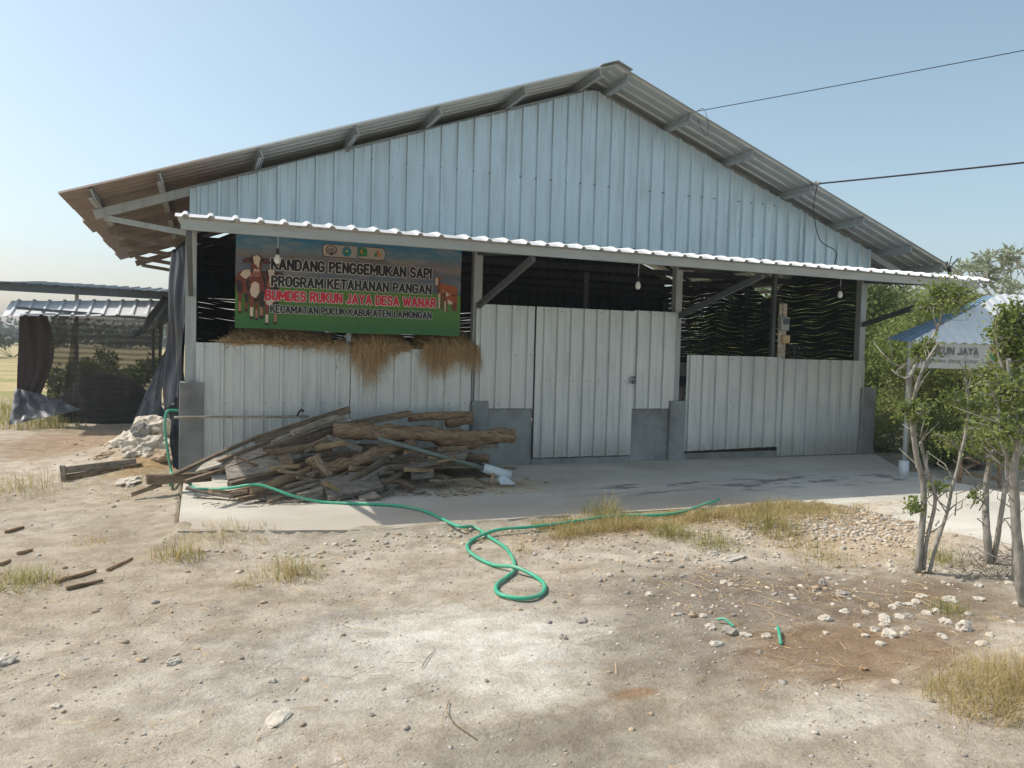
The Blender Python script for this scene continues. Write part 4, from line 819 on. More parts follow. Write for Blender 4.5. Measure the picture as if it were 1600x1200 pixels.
for (x, y, Y, r, sq, lb, mat) in ((236, 678, 1.6, .30, (1.1, .9, .75), 'large pale limestone block on top of the rubble beside the pillar', 'stone_pale'), (222, 676, 1.2, .13, (1, .8, .95), 'square-faced greenish grey block set into the pale rubble heap', 'conc'), (198, 694, 1.3, .22, (1.4, .8, .6), 'wedge of pale rubble on the left flank of the heap', 'stone_pale'), (238, 702, .8, .26, (1.2, .8, .7), 'broad rough limestone lump low in front of the pillar', 'stone_pale'), (214, 716, .7, .2, (1.5, .8, .5), 'flat pale rubble slab at the foot of the heap', 'stone_pale'), (258, 716, .5, .16, (1, .9, .7), 'rounded tan lump next to the hanging green hose', 'stone_tan'), (182, 712, .9, .14, (1.5, 1, .5), 'low pale lump at the left foot of the rubble heap', 'stone_tan'), (205, 752, -.3, .13, (2.0, .9, .35), 'flat white limestone slab in straw beside the square beam', 'stone_pale'), (180, 757, -.3, .10, (1.6, .9, .4), 'small flat pale slab left of the square beam', 'stone_pale')):
    p = at(x, y, Y); rock(lb, p, r, mat, sq, .45, 4, 'limestone rubble by the left pillar')
GR = 'loose rocks on the yard'
for (x, y, r, lb, mat, sq) in ((1140, 985, .075, 'dark grey clod beside the flat green plastic scrap', 'stone_dark', (1.2, 1, .7)), (1110, 978, .05, 'pale rock left of the dark clod and plastic scrap', 'stone_pale', (1, 1, .8)), (1165, 990, .05, 'pale rock just right of the dark clod', 'stone_pale', (1.2, 1, .6)), (1197, 991, .045, 'whitish rock between the two green plastic scraps', 'stone_pale', (1.2, 1, .7)), (1072, 872, .05, 'upright white rock on the dark ground below the grass strip', 'stone_pale', (.7, .7, 1.2)), (1028, 864, .05, 'pale rock left of the upright white rock', 'stone_pale', (1.2, 1, .7)), (1045, 866, .045, 'tan rock touching the pale one below the grass strip', 'stone_tan', (1.2, 1, .7)), (1145, 870, .11, 'long flat white rock at the edge of the grass', 'stone_pale', (2.2, .8, .35)), (1115, 863, .07, 'pinkish white rock beside the long flat rock', 'stone_pale', (1.2, .8, .9)), (1290, 965, .075, 'pale round rock in the brown rubble below the saplings', 'stone_pale', (1.3, 1, .6)), (1382, 966, .07, 'largest pale rock on the brown soil before the saplings', 'stone_pale', (1.2, 1, .7)), (1390, 992, .08, 'cream rock partly sunk in brown soil', 'stone_pale', (1.2, 1, .8)), (1340, 977, .05, 'small pale rock in the middle of the brown soil', 'stone_pale', (1, 1, .7)), (1420, 960, .06, 'grey rock right of the largest pale rock', 'stone_dark', (1.3, 1, .7)), (1505, 982, .09, 'white craggy rock near the right edge of the yard', 'stone_pale', (1, .9, .9)), (1404, 940, .06, 'pale rock behind the largest pale rock', 'stone_pale', (1.2, 1, .7)), (1365, 943, .07, 'pinkish rock left behind the largest pale rock', 'stone_tan', (1.1, 1, .7)), (1484, 934, .08, 'white craggy rock in front of the leaning sapling', 'stone_pale', (1.3, 1, .7)), (1530, 932, .06, 'pale stone near the base of the right sapling', 'stone_pale', (1.2, 1, .7)), (1350, 1038, .045, 'reddish brown lump on the bare brown patch', 'bark', (1, 1, .8)), (1285, 905, .07, 'dark brown clod upright in the rubble', 'stone_dark', (.8, .8, 1.1)), (1318, 922, .09, 'wide dark clod among pale rubble', 'stone_dark', (1.4, 1, .6)), (1133, 908, .05, 'pale rock left in the middle of the dark ground', 'stone_pale', (1.2, 1, .7)), (1142, 911, .04, 'small white rock touching its larger pale neighbour', 'stone_pale', (1, 1, .7)), (880, 991, .04, 'dark brown clod right of the hose loop foreground', 'stone_dark', (1.1, 1, .8)), (910, 966, .05, 'flat grey-brown clod right of the hose loop', 'stone_dark', (1.5, 1, .5)), (760, 1058, .02, 'small black pebble on the white dust patch', 'stone_dark', (1, 1, .8)), (435, 1113, .08, 'flat white limestone flake in the bare foreground', 'stone_pale', (2.0, .9, .25)), (425, 1058, .03, 'small white pebble above the limestone flake', 'stone_pale', (1.2, 1, .7)), (272, 1030, .05, 'pale crumbly rock on the left foreground earth', 'stone_pale', (1.4, .9, .6)), (10, 1032, .07, 'pale rock at the left edge of the foreground', 'stone_pale', (1.2, 1, .7)), (375, 1023, .03, 'grey pebble right of the pale crumbly rock', 'stone_dark', (1.5, 1, .6)), (88, 1094, .035, 'white pebble low on the left foreground', 'stone_pale', (1.2, 1, .6)), (145, 1228, .04, 'pebble', 'stone_pale', (1, 1, .7))):
    if y > 1200: continue
    p = gz(x, y); p.z += r*sq[2]*.12; rock(lb, p, r*(.6 if x < 1250 else .5), mat, sq, .4, 3, GR)
for i in range(48):
    while True:
        x, y = random.uniform(1010, 1590), random.uniform(855, 1010)
        if random.random() < .25+.75*(x > 1250): break
    p = gz(x, y); r = random.uniform(.014, .034); p.z += r*.1; rock('small pale limestone rock lying loose on the brown rubble ground at right', p, r, 'stone_pale', (random.uniform(.9, 1.5), 1, .7), .4, 2, 'small rocks on the rubble ground')
def gravel(n, sampler, name, label, mats, rmin=.006, rmax=.03):
    bm = bmesh.new(); bmesh.ops.create_icosphere(bm, subdivisions=1, radius=1); bv = np.array([v.co[:] for v in bm.verts]); bf = np.array([[v.index for v in f.verts] for f in bm.faces]); bm.free()
    V = []; Fq = []; mi = []
    for i in range(n):
        s = sampler()
        if s is None: continue
        x, y, k = s; r = rmin+(rmax-rmin)*RN.random()**(3.5 if k < 3 else 7); k = k % 3; z = 0 if in_slab(x, y) and slab_d(x, y) > .05 else gh(x, y)
        a = RN.random()*6.28; R = np.array([[math.cos(a), -math.sin(a), 0], [math.sin(a), math.cos(a), 0], [0, 0, 1]])
        v = (bv*(1+.8*(RN.random((len(bv), 1))-.5))*np.array([RN.uniform(.8, 1.6), 1, RN.uniform(.4, .9)])*r)@R.T+np.array([x, y, z+r*.05]); Fq.append(bf+len(V)*len(bv)); V.append(v); mi += [k]*len(bf)
    o = np_build(name, np.concatenate(V), np.concatenate(Fq), mats, mi); return tag(o, label, None, None, 'stuff')
def smp():
    t = RN.random()
    if RN.random() < .7 and t > .68: return None
    if t < .40: x, y = RN.normal(5.9, .6), RN.normal(-4.1, .42)
    elif t < .46: x, y = RN.uniform(.1, 3.3), -3.42-abs(RN.normal(0, .35))
    elif t < .68: x, y = RN.uniform(2.8, 6.2), RN.uniform(-6.0, -3.4)
    elif t < .88: x, y = RN.uniform(-2.0, .2), RN.uniform(-4.0, 4.5)
    else: x, y = RN.uniform(-1, 4.5), RN.uniform(-7.6, -3.6)
    if in_slab(x, y) and slab_d(x, y) > .08: return None
    k = RN.random(); k = (0 if k < .45 else 1 if k < .9 else 2) if t < .4 else (0 if k < .3 else 1 if k < .75 else 2); return x, y, k+(3 if t > .40 else 0)
gravel(15000, smp, 'gravel', 'pale and tan gravel scattered over the yard', [M['stone_pale'], M['stone_tan'], M['stone_dark']], .003, .026)
def smp2():
    x, y = RN.uniform(-2, 5.5), RN.uniform(-7.9, -3.5)
    if in_slab(x, y) or nz(x*.9, y*.9, 31)+RN.normal()*.25 < .0: return None
    return x, y, 3+int(RN.random()*3)
gravel(26000, smp2, 'grit', 'fine grit and crumbs of soil over the bare yard', [M['stone_tan'], M['grit'], M['stone_dark']], .0022, .011)
# ------------------------------------------------------------------ straw litter, grass
def litter_fn(i):
    t = random.random()
    if t < .45: x, y = random.gauss(4.8, 1.3), -3.5-abs(random.gauss(0, .3))
    elif t < .62: x, y = random.gauss(3.2, .5), random.gauss(-1.55, .3)
    elif t < .78: x, y = random.gauss(-.5, .35), random.gauss(-.2, .6)
    elif t < .9: x, y = random.uniform(3, 5.2), random.uniform(-7, -5)
    else: x, y = random.uniform(-1, 4), random.uniform(-7, -3.5)
    ins = in_slab(x, y) and slab_d(x, y) > .05; z = (0.0 if ins else gh(x, y))+.006; a = random.random()*PI; L = random.uniform(.03, .12); d = Vector((math.cos(a), math.sin(a), 0))*L; p = Vector((x, y, z)); c = Vector((d.y, -d.x, 0))*random.gauss(0, .15)
    return [p-d, p+c+Vector((0, 0, random.uniform(0, .012))), p+d+Vector((0, 0, random.uniform(0, .02)))]
tag(MB().tube(smooth_path([gz(702, 1090, .01), gz(698, 1108, .02), gz(712, 1126, .012), gz(745, 1144, .008)], 5), .0028, 5).build('twig', M['peeled']), 'thin bent pale twig lying in the bare foreground', 'twig')
tag(MB().tube(smooth_path([gz(659, 1040, .008), gz(668, 1026, .012), gz(680, 1013, .008)], 5), .0022, 5).build('twig', M['trunk_dark']), 'short dark twig on the white dusty patch', 'twig')
tag(strands('straw_litter', 3200, litter_fn, M['straw'], .002), 'loose brown straw strewn over slab and soil', None, None, 'stuff')
def tuft_mesh(pos_fn, n, h, spread, dry, seed, name, wid=.0027):
    rs = random.Random(seed); V = []; Fq = []; mi = []
    for i in range(n):
        x, y, z, hh = pos_fn(rs); a = rs.random()*2*PI; lean = abs(rs.gauss(0, spread)); L = h*hh*rs.uniform(.4, 1.1); d = Vector((math.cos(a), math.sin(a), 0)); sd = Vector((-d.y, d.x, 0)); b = len(V); k_ = 4
        for k in range(k_+1):
            t = k/k_; p = Vector((x, y, z))+d*(lean*L*t*t+.01*t)+Vector((0, 0, L*(t-.35*lean*t*t))); wd = wid*(1-t*.85); V += [p-sd*wd, p+sd*wd]
        for k in range(k_): Fq.append((b+2*k, b+2*k+1, b+2*k+3, b+2*k+2)); mi.append(1 if (rs.random() < dry if k == 0 else mi[-1]) else 0)
    return np_build(name, [tuple(v) for v in V], Fq, [M['grass_green'], M['grass_dry']], mi)
def tuft(px, py, rad, n, h, dry, label, seed, spread=.95):
    c = gz(px, py); n = int(n*1.15); rad *= 1.3; h *= 1.35
    def pf(rs):
        a = rs.random()*2*PI; r = rad*rs.random()**.7; x, y = c.x+r*math.cos(a), c.y+r*math.sin(a); return x, y, gh(x, y)-.01, 1.15-.6*r/rad
    return tag(tuft_mesh(pf, n, h, spread, dry, seed, 'grass_tuft'), label, 'grass tuft', 'grass tufts on the yard')
for i, a in enumerate(((280, 868, .16, 170, .20, .5, 'pale grass tuft growing in front of the slab corner'), (455, 893, .22, 260, .16, .65, 'dry yellow-green grass tuft on bare earth before the slab'), (380, 910, .10, 60, .07, .5, 'tiny low grass tuft left of the dry yellow-green tuft'), (35, 912, .22, 300, .12, .3, 'green low grass tuft at the left edge of the yard'), (25, 765, .5, 300, .20, .6, 'yellowish grass patch left of the two boards'), (140, 848, .14, 110, .07, .95, 'flat brown dried grass clump on the left dirt'), (350, 842, .35, 240, .12, .75, 'brownish grass fringe along the slab front left'), (945, 812, .18, 260, .24, .45, 'tall green-yellow grass tuft beside the hose'), (1045, 838, .16, 260, .17, .1, 'bright green grass tuft at the middle of the strip'), (890, 835, .16, 120, .14, .7, 'sparse dry tuft below the hose'), (812, 860, .10, 40, .16, .95, 'few dry stalks beside the hose loop'), (1200, 830, .25, 380, .22, .35, 'dense green grass tuft in the right of the strip'), (1110, 850, .2, 240, .14, .2, 'low green tuft above the long white rock'), (1480, 952, .12, 130, .10, .15, 'small green tuft between rocks at right'), (1470, 873, .18, 160, .16, .15, 'green grass at the foot of the leaning sapling'), (1250, 850, .25, 200, .12, .6, 'mixed dry grass right of the dense tuft'), (1340, 805, .2, 90, .10, .5, 'sparse grass along the edge of the concrete path'), (1290, 870, .2, 110, .10, .3, 'thin green grass on the pale rubble'), (75, 668, .5, 320, .32, .5, 'tall dry grass under the hem of the netting'))):
    tuft(*a, 100+i)
c0 = gz(1560, 1085)
def pf(rs):
    a = rs.random()*2*PI; r = rs.random()**.6; x, y = c0.x+.15+.55*r*math.cos(a), c0.y+.32*r*math.sin(a); return x, y, gh(x, y)-.01, 1.1-.5*r
tag(tuft_mesh(pf, 1500, .26, 1.3, .88, 77, 'dry_grass', .0022), 'big sprawling dry straw-coloured grass clump at the lower right corner', 'grass clump', 'grass tufts on the yard')
HP_ = [onz(x, y) for x, y in ((780, 836), (830, 831), (900, 821), (960, 815), (1030, 814), (1070, 809), (1105, 799), (1118, 795))]
def HOSE_LINE(x): return float(np.interp(x, [p.x for p in HP_], [p.y for p in HP_])) if x < HP_[-1].x else 9
def pf2(rs):
    x = rs.uniform(3.0, 6.4); y = -3.36-abs(rs.gauss(0, .30))*(.5+.6*(x-3)/3)
    if HOSE_LINE(x)-.16 < y < HOSE_LINE(x)+.02 and rs.random() < .85: y -= .22
    return x, y, gh(x, y)-.01, max(.3, .75+.7*nz(x*2, y*3, 0))
tag(tuft_mesh(pf2, 6000, .19, 1.2, .74, 55, 'dry_grass', .0026), 'dry grass strip growing along the slab edge', None, None, 'stuff')
def pf3(rs):
    x = rs.uniform(-7, -2.2); y = rs.uniform(6.0, 11); return x, y, gh(x, y)-.02, max(.3, .8+.6*nz(x, y, 0))
tag(tuft_mesh(pf3, 2600, .55, .7, .25, 56, 'tall_grass', .008), 'tall green grass beyond the netted shed at the left', None, None, 'stuff')
# ------------------------------------------------------------------ foliage
def leaves_np(P, size, rs, aspect=.45, droop=0, dirs=None):
    """one bent diamond-shaped leaf (2 quads) per point"""
    n = len(P); d = rs.normal(size=(n, 3)) if dirs is None else dirs+rs.normal(size=(n, 3))*.35
    d[:, 2] += -droop; d /= np.linalg.norm(d, axis=1)[:, None]; u = rs.normal(size=(n, 3)); s = np.cross(d, u); s /= np.linalg.norm(s, axis=1)[:, None]+1e-9; nn = np.cross(s, d)
    L = size*rs.uniform(.6, 1.25, size=(n, 1)); w_ = L*aspect*.5
    a = P; b = P+d*L*.5+s*w_+nn*w_*.35; c = P+d*L; e = P+d*L*.5-s*w_+nn*w_*.35
    V = np.stack([a, b, c, e], 1).reshape(-1, 3); i = np.arange(n)*4; return V, np.stack([i, i+1, i+2, i+3], 1)
def cloud(lobes, n, rs, shell=.55):
    P = []; tot = sum(l[3]*l[4]*l[5] for l in lobes)
    for (x, y, z, a, b, c) in lobes:
        k = max(4, int(n*a*b*c/tot)); v = rs.normal(size=(k, 3)); v /= np.linalg.norm(v, axis=1)[:, None]; r = (shell+(1-shell)*rs.random((k, 1)))*(1+.25*rs.normal(size=(k, 1))*.6)
        P.append(v*r*np.array([a, b, c])+np.array([x, y, z]))
    return np.concatenate(P)
def shrub(label, base, lobes, n, size, mat, group, seed, trunk_r=.03, aspect=.5, name='shrub', cat='shrub', tmat='trunk_dark'):
    rs = np.random.default_rng(seed); t = thing(name, label, cat, base, group); B = np.array(base); mb = MB()
    for (x, y, z, a, b, c) in lobes:
        e = Vector(base)+Vector((x, y, z)); mb.tube(smooth_path([base, Vector(base).lerp(e, .5)+Vector((.1*rs.normal(), .1*rs.normal(), 0)), e], 4), [trunk_r*(1-.7*k/8) for k in range(9)], 6)
    mb.build('trunk', M[tmat], t, True); P = cloud(lobes, n, rs)+B; P = P[P[:, 2] > .0-.05]
    V, Fq = leaves_np(P, size, rs, aspect, .15); np_build('crown', V, Fq, M[mat], None, t); return t
def rnd_lobes(rs, w_, h, n, d=None):
    out = []
    for k in range(n):
        z = h*(.18+.72*rs.random()); s = (.30+.35*rs.random())*(1-.35*abs(z/h-.5)); out.append(((rs.random()-.5)*w_*1.1, (rs.random()-.5)*(d or w_), z, w_*.42*s*1.4, w_*.42*s*1.4, h*.30*s*1.5))
    return out
GB = 'shrubs behind the concrete path at right'; rs = np.random.default_rng(3)
for i, (px, Y, h, wd, n, size, mat, lb) in enumerate((
    (1372, 4.6, 2.6, 2.0, 7500, .09, 'leaf', 'leafy green shrub just right of the far pillar of the shed'),
    (1402, 6.5, 3.7, 2.8, 8000, .11, 'leaf2', 'tall olive shrub behind the canopy brace'),
    (1450, 2.3, 2.4, 2.3, 9000, .08, 'leaf', 'bright green shrub below the left end of the kiosk sign'),
    (1440, 9, 4.1, 3.2, 8000, .13, 'leaf2', 'olive shrub rising between shed eave and kiosk roof'),
    (1500, 1.5, 2.0, 2.2, 9000, .075, 'leaf2', 'rounded yellow-green shrub under the middle of the kiosk sign'),
    (1480, 6, 3.0, 2.8, 7000, .10, 'leaf', 'tall green shrub far behind the kiosk posts'),
    (1555, .9, 1.9, 2.0, 7500, .075, 'leaf', 'green shrub behind the wooden bench'),
    (1605, 1.6, 2.2, 2.4, 7500, .085, 'leaf2', 'olive shrub at the right edge beyond the kiosk'),
    (1397, .3, .8, 1.1, 3600, .06, 'leaf2', 'low yellow-green shrub beside the path edge near the white-footed post'),
    (1470, -1.0, .85, 1.0, 3600, .055, 'leaf', 'low twiggy shrub at the path edge right of the white-footed post'),
    (1535, -1.6, .8, 1.0, 3200, .055, 'leaf2', 'low shrub growing through the wooden bench'),
    (1150, 10, 5.0, 4.0, 12000, .14, 'leaf_dark', 'tall shrub seen through the gap in the black net'),
    (1215, 8.5, 4.6, 3.6, 12000, .13, 'leaf', 'tall shrub behind the black net by the meter board'),
    (1275, 7, 4.4, 3.4, 12000, .13, 'leaf_dark', 'tall shrub behind the right half of the black net'),
    (1325, 5.5, 4.0, 3.0, 12000, .12, 'leaf', 'tall shrub behind the black net by the far right post'))):
    b = at(px, 600, Y); shrub(lb, (b.x, b.y, -.08), rnd_lobes(rs, wd, h, 9), n, size, mat, GB, 40+i)
def plumeria(label, base, h, wd, nr, seed, group, leafL=.26):
    rs = np.random.default_rng(seed); t = thing('frangipani_tree', label, 'tree', base, group); B = Vector(base); mb = MB(); tips = []
    def grow(p, d, L, r, lvl):
        q = p+d*L; mb.tube([p, p.lerp(q, .5)+Vector(rs.normal(size=3)*.03), q], [r, r*.85, r*.7], 6)
        if lvl == 0: tips.append((q, d)); return
        for k in range(3 if lvl > 1 else 2+int(rs.random()*2)):
            a = rs.random()*6.28; dd = (d+Vector((math.cos(a), math.sin(a), .25))*.62*wd/h*1.4).normalized(); grow(q, dd, L*rs.uniform(.55, .8), r*.65, lvl-1)
    grow(B, Vector((rs.normal()*.08, rs.normal()*.08, 1)).normalized(), h*.36, .07, 4)
    mb.build('trunk', M['trunk'], t, True); zz = max(q.z for q, _ in tips)-base[2]; P = []; D = []
    for q, d in tips:
        for k in range(nr):
            a = rs.random()*6.28; el = rs.uniform(-.35, .9); P.append(np.array(q)+rs.normal(size=3)*.03); D.append([math.cos(a)*math.cos(el), math.sin(a)*math.cos(el), math.sin(el)])
    V, Fq = leaves_np(np.array(P), leafL, rs, .26, 0, np.array(D)); np_build('crown', V, Fq, M['leaf_pale'], None, t)
    s = h/zz; t.scale = (s, s, s); return t
GT = 'pale leaved trees beyond the kiosk'
for i, (px, py, Y, wd, lb) in enumerate(((1395, 448, 9, 2.6, 'pale leaved tree seen under the shed eave by the right post'), (1478, 452, 8, 1.8, 'small pale leaved tree in the gap between canopy brace and kiosk roof'), (1545, 412, 10, 2.6, 'pale leaved tree with round crown left behind the kiosk roof'), (1602, 385, 9, 3.2, 'tallest pale leaved tree at the right edge over the kiosk roof'), (1440, 470, 12, 2.4, 'pale leaved tree farthest behind between eave and kiosk'))):
    p = at(px, py, Y); plumeria(lb, (p.x, p.y, -.1), p.z+.1, wd, 11, 60+i, GT, .30)
def palm(label, base, n, L, seed):
    rs = random.Random(seed); t = thing('palm_seedling', label, 'palm plant', base); B = Vector(base); MB().tube([B, B+Vector((0, 0, .25))], [.05, .03], 8).build('trunk', M['trunk_dark'], t)
    for i in range(n):
        a = rs.random()*6.28; el = rs.uniform(.75, 1.35); d = Vector((math.cos(a)*math.cos(el), math.sin(a)*math.cos(el), math.sin(el))); mb = MB(); sd = Vector((-math.sin(a), math.cos(a), 0)); pts = [B+Vector((0, 0, .2))+d*L*k/10+Vector((math.cos(a)*.35*L*(k/10)**2, math.sin(a)*.35*L*(k/10)**2, -.45*L*(k/10)**2.4)) for k in range(11)]
        mb.tube(pts, [.012*(1-k/12) for k in range(11)], 5)
        for k in range(2, 40):
            f = k/4; i0 = min(9, int(f)); p = pts[i0].lerp(pts[i0+1], f-i0) if i0 < 10 else pts[10]; tg = (pts[min(10, i0+1)]-pts[i0]).normalized()
            for s in (-1, 1):
                e = p+(sd*s*.8+tg*.75+Vector((0, 0, -.2))).normalized()*L*.22*(1-.5*abs(k/40-.4)); wv = tg*.012; mb.add([p-wv, p+wv, e], [(0, 1, 2)])
        mb.build('frond', M['leaf_yellow' if i % 3 == 0 else 'leaf2'], t)
b = at(1388, 700, -.0); palm('young coconut palm with yellowing fronds between the right pillar and path post', (10.95, .25, -.08), 8, 1.25, 4)
# ------------------------------------------------------------------ saplings in front
def sapling(label, base_px, stems, leafspots, seed, Yb=None, lsize=.038):
    """stems: list of ([(px,py,dY)], r0, r1); leafspots: (px,py,dY,rx,rz,n)"""
    rs = np.random.default_rng(seed); B = onz(*base_px); B.z = gh(B.x, B.y); t = thing('sapling', label, 'tree', B, 'saplings in front of the path'); mb = MB()
    for pts, r0, r1 in stems:
        pp_ = smooth_path([at(x, y, B.y+dy) for x, y, dy in pts], 6); pp_ = [p+Vector((nz(p.z*5, seed, 1)*.012, 0, 0)) for p in pp_]; n = len(pp_); r0 *= .74; r1 *= .68; mb.tube(pp_, [(r0+(r1-r0)*k/(n-1))*(1+.18*nz(k*.9, seed, 0)) for k in range(n)], 9)
    for pts, r0, r1 in stems:
        for x, y, dy in pts[1:]:
            for k in range(3):
                if rs.random() < .35: continue
                c = at(x, y+rs.normal()*14, B.y+dy); d = Vector((rs.normal(), rs.normal()*.8, .5+.6*rs.random())).normalized(); L = rs.uniform(.08, .3); m1 = c+d*L*.5+Vector(rs.normal(size=3)*.02)
                mb.tube([c, m1, c+d*L+Vector(rs.normal(size=3)*.03)], [.0055, .004, .0018], 4)
    P = []
    for x, y, dy, rx, rz_, n in leafspots:
        n = int(n*2.1); rx *= 1.15; rz_ *= 1.15; c = at(x, y, B.y+dy); nt_ = max(3, n//16)
        for k in range(nt_):
            d = Vector(rs.normal(size=3)); d.normalize(); e = c+Vector((d.x*rx, d.y*rx, d.z*rz_))*rs.uniform(.5, 1.1); s0 = c.lerp(e, .05)
            mb.tube([s0, s0.lerp(e, .6)+Vector(rs.normal(size=3)*.02), e], [.005, .0035, .0015], 4)
            m = n//nt_; f = rs.random((m, 1))*.8+.3; P.append(np.array(s0)+(np.array(e)-np.array(s0))*f+rs.normal(size=(m, 3))*.028)
    mb.build('trunk', M['trunk'], t, True); P = np.concatenate(P); V, Fq = leaves_np(P, lsize, rs, .55, .1); np_build('crown', V, Fq, M['leaf'], None, t); return t
sapling('pale barked sapling with two main stems forking high before the kiosk sign', (1436, 892), [([(1434, 895, 0), (1440, 830, 0), (1444, 770, 0), (1430, 700, 0), (1426, 640, 0)], .034, .028), ([(1430, 660, 0), (1420, 600, 0), (1416, 590, 0)], .03, .022), ([(1418, 595, 0), (1440, 555, .05), (1466, 510, .1), (1474, 470, .1), (1478, 440, .1)], .02, .007), ([(1426, 640, 0), (1432, 605, -.05), (1448, 565, -.1), (1466, 535, -.1)], .024, .010), ([(1443, 890, 0), (1449, 840, -.03), (1462, 780, -.05), (1450, 740, -.05), (1438, 690, 0)], .022, .016), ([(1416, 592, 0), (1404, 586, .05), (1394, 578, .1)], .010, .005)], [(1478, 462, .1, .22, .12, 520), (1452, 478, .05, .12, .08, 160), (1425, 640, -.05, .13, .07, 260), (1436, 550, .05, .10, .06, 120), (1450, 540, .0, .08, .06, 90), (1428, 790, 0, .06, .08, 70), (1462, 762, 0, .05, .05, 60)], 1)
sapling('slender single-stemmed sapling leaning right with a crooked base', (1452, 893), [([(1452, 896, 0), (1462, 855, 0), (1480, 800, 0), (1487, 765, 0), (1500, 715, 0), (1511, 665, 0), (1513, 620, 0), (1508, 590, 0)], .02, .012), ([(1478, 802, 0), (1492, 788, .02)], .012, .006), ([(1478, 800, 0), (1468, 785, .05), (1455, 768, .06)], .008, .006), ([(1513, 630, 0), (1535, 615, .1), (1556, 590, .1)], .008, .004)], [(1520, 632, .05, .12, .07, 200), (1558, 625, .1, .14, .08, 220), (1494, 625, 0, .10, .06, 110)], 2)
sapling('dark multi-stemmed sapling with cut stubs behind the leaning sapling', (1548, 878), [([(1546, 880, 0), (1542, 830, 0), (1540, 770, .1), (1546, 720, .1), (1545, 690, .1), (1552, 650, .1)], .045, .018), ([(1552, 880, 0), (1562, 820, -.1), (1570, 760, -.1), (1574, 710, -.1), (1560, 640, -.1), (1566, 590, -.1)], .03, .014), ([(1542, 790, .05), (1530, 780, .05), (1516, 774, .05)], .012, .006), ([(1536, 705, .1), (1537, 672, .1)], .012, .01)], [(1560, 590, 0, .26, .14, 420), (1545, 690, .1, .16, .09, 200), (1520, 775, .05, .05, .03, 40), (1580, 720, -.05, .2, .1, 260), (1500, 690, .1, .2, .1, 240)], 3)
sapling('thick grey trunk with leafy crown at the right edge of the picture', (1592, 945), [([(1600, 950, 0), (1592, 880, 0), (1587, 800, 0), (1584, 740, 0), (1590, 690, 0), (1580, 620, 0), (1576, 560, 0)], .05, .022), ([(1590, 690, 0), (1604, 640, .0), (1612, 560, 0)], .026, .012), ([(1578, 600, 0), (1560, 555, .05), (1556, 520, .05)], .014, .006), ([(1584, 740, 0), (1566, 700, -.05), (1560, 640, -.05)], .012, .006)], [(1585, 545, .05, .14, .16, 420), (1592, 520, 0, .18, .14, 420), (1562, 496, .05, .06, .07, 90), (1585, 610, -.05, .22, .12, 460), (1570, 670, -.05, .2, .1, 360), (1610, 660, 0, .15, .2, 300), (1595, 490, 0, .1, .08, 140)], 4)
sapling('thin bare sapling stem rising beside the thick right trunk', (1580, 915), [([(1582, 918, .1), (1583, 850, .1), (1580, 780, .1), (1572, 740, .1), (1570, 690, .1)], .016, .008)], [(1575, 680, .1, .14, .08, 180)], 5)
# scrubby base plants by the saplings
random.seed(31)
def clod_fn(i):
    p = gz(random.uniform(1500, 1600), random.uniform(862, 905)); d = Vector((random.gauss(0, 1), random.gauss(0, 1), random.uniform(.1, .8))).normalized()*random.uniform(.05, .2); return [p, p+d*.5+Vector((0, 0, .02)), p+d]
tag(strands('twig_litter', 220, clod_fn, M['trunk_dark'], .003), 'dark twigs and dead leaves around the sapling bases', None, None, 'stuff')
# ------------------------------------------------------------------ kiosk
kk = thing('kiosk', 'low open stall with a bluish ribbed metal roof and a printed fascia sign', 'kiosk', (10.8, -1.6, 0))
A = Vector((9.05, -2.18, 1.845)); Bk = Vector((9.5, -1.3, 1.89)); R1 = Vector((11.64, -1.45, 2.62)); R2 = Vector((14.2, -1.45, 2.66)); A2 = Vector((14.2, -2.18, 1.9)); B2 = Vector((14.2, -.7, 1.95))
def ribbed_tri(name, eave0, eave1, ap0, ap1, mat, pitch=.2):
    mb = MB(); L = (eave1-eave0).length; n = int(L/pitch*4); nrm = (eave1-eave0).cross(ap0-eave0).normalized()
    if nrm.z < 0: nrm = -nrm
    hs = [0, .0, .024, .024]; vs = []
    for i in range(n+1):
        t = i/n; e = eave0.lerp(eave1, t); a = ap0.lerp(ap1, t) if ap1 is not ap0 else ap0
        for j in range(2): vs.append((e if j == 0 else a)+nrm*hs[i % 4])
    mb.add(vs, [(2*i, 2*i+2, 2*i+3, 2*i+1) for i in range(n)]); return mb.build(name, mat, kk, solid=.002)
M['kroof'] = m_metal('kiosk_roof', (.86, .87, .86), .5, .2, (.3, .3, .3), .25); M['kblue'] = m_metal('kiosk_hip', (.32, .46, .57), .4, .15, (.1, .15, .2), .3)
# front face: ribs run down the slope; the hip cuts them at the left
mb = MB(); sl_ = Vector((0, R1.y-A.y, R1.z-A.z)).normalized(); nrm = Vector((0, -sl_.z, sl_.y)); nstep = int((14.2-9.05)/.05); vs = []; hs = [0, 0, .024, .024]; hyp = math.hypot(R1.y-A.y, R1.z-A.z)
for i in range(nstep+1):
    x = 9.05+.05*i; t = min(1, (x-A.x)/(R1.x-A.x)); e = Vector((x, A.y-.04, A.z-.02+.01*(x-9.05))); top = Vector((x, A.y, A.z+.01*(x-9.05)))+sl_*hyp*max(.001, t); h = nrm*hs[i % 4]; vs += [e+h, top+h]
mb.add(vs, [(2*i, 2*i+2, 2*i+3, 2*i+1) for i in range(nstep)]); mb.build('roof', M['kroof'], kk, solid=.002)
mb = MB(); mb.add([A+Vector((.0, 0, -.01)), Bk, R1+Vector((-.1, .15, -.03)), R1], [(0, 1, 2, 3)])
for k in range(1, 4): mb.bar(A.lerp(Bk, k/4)+Vector((0, 0, .012)), R1+Vector((-.03*k, .04*k, .0)), .03, .02)
mb.build('roof_hip', M['kblue'], kk, solid=.004)
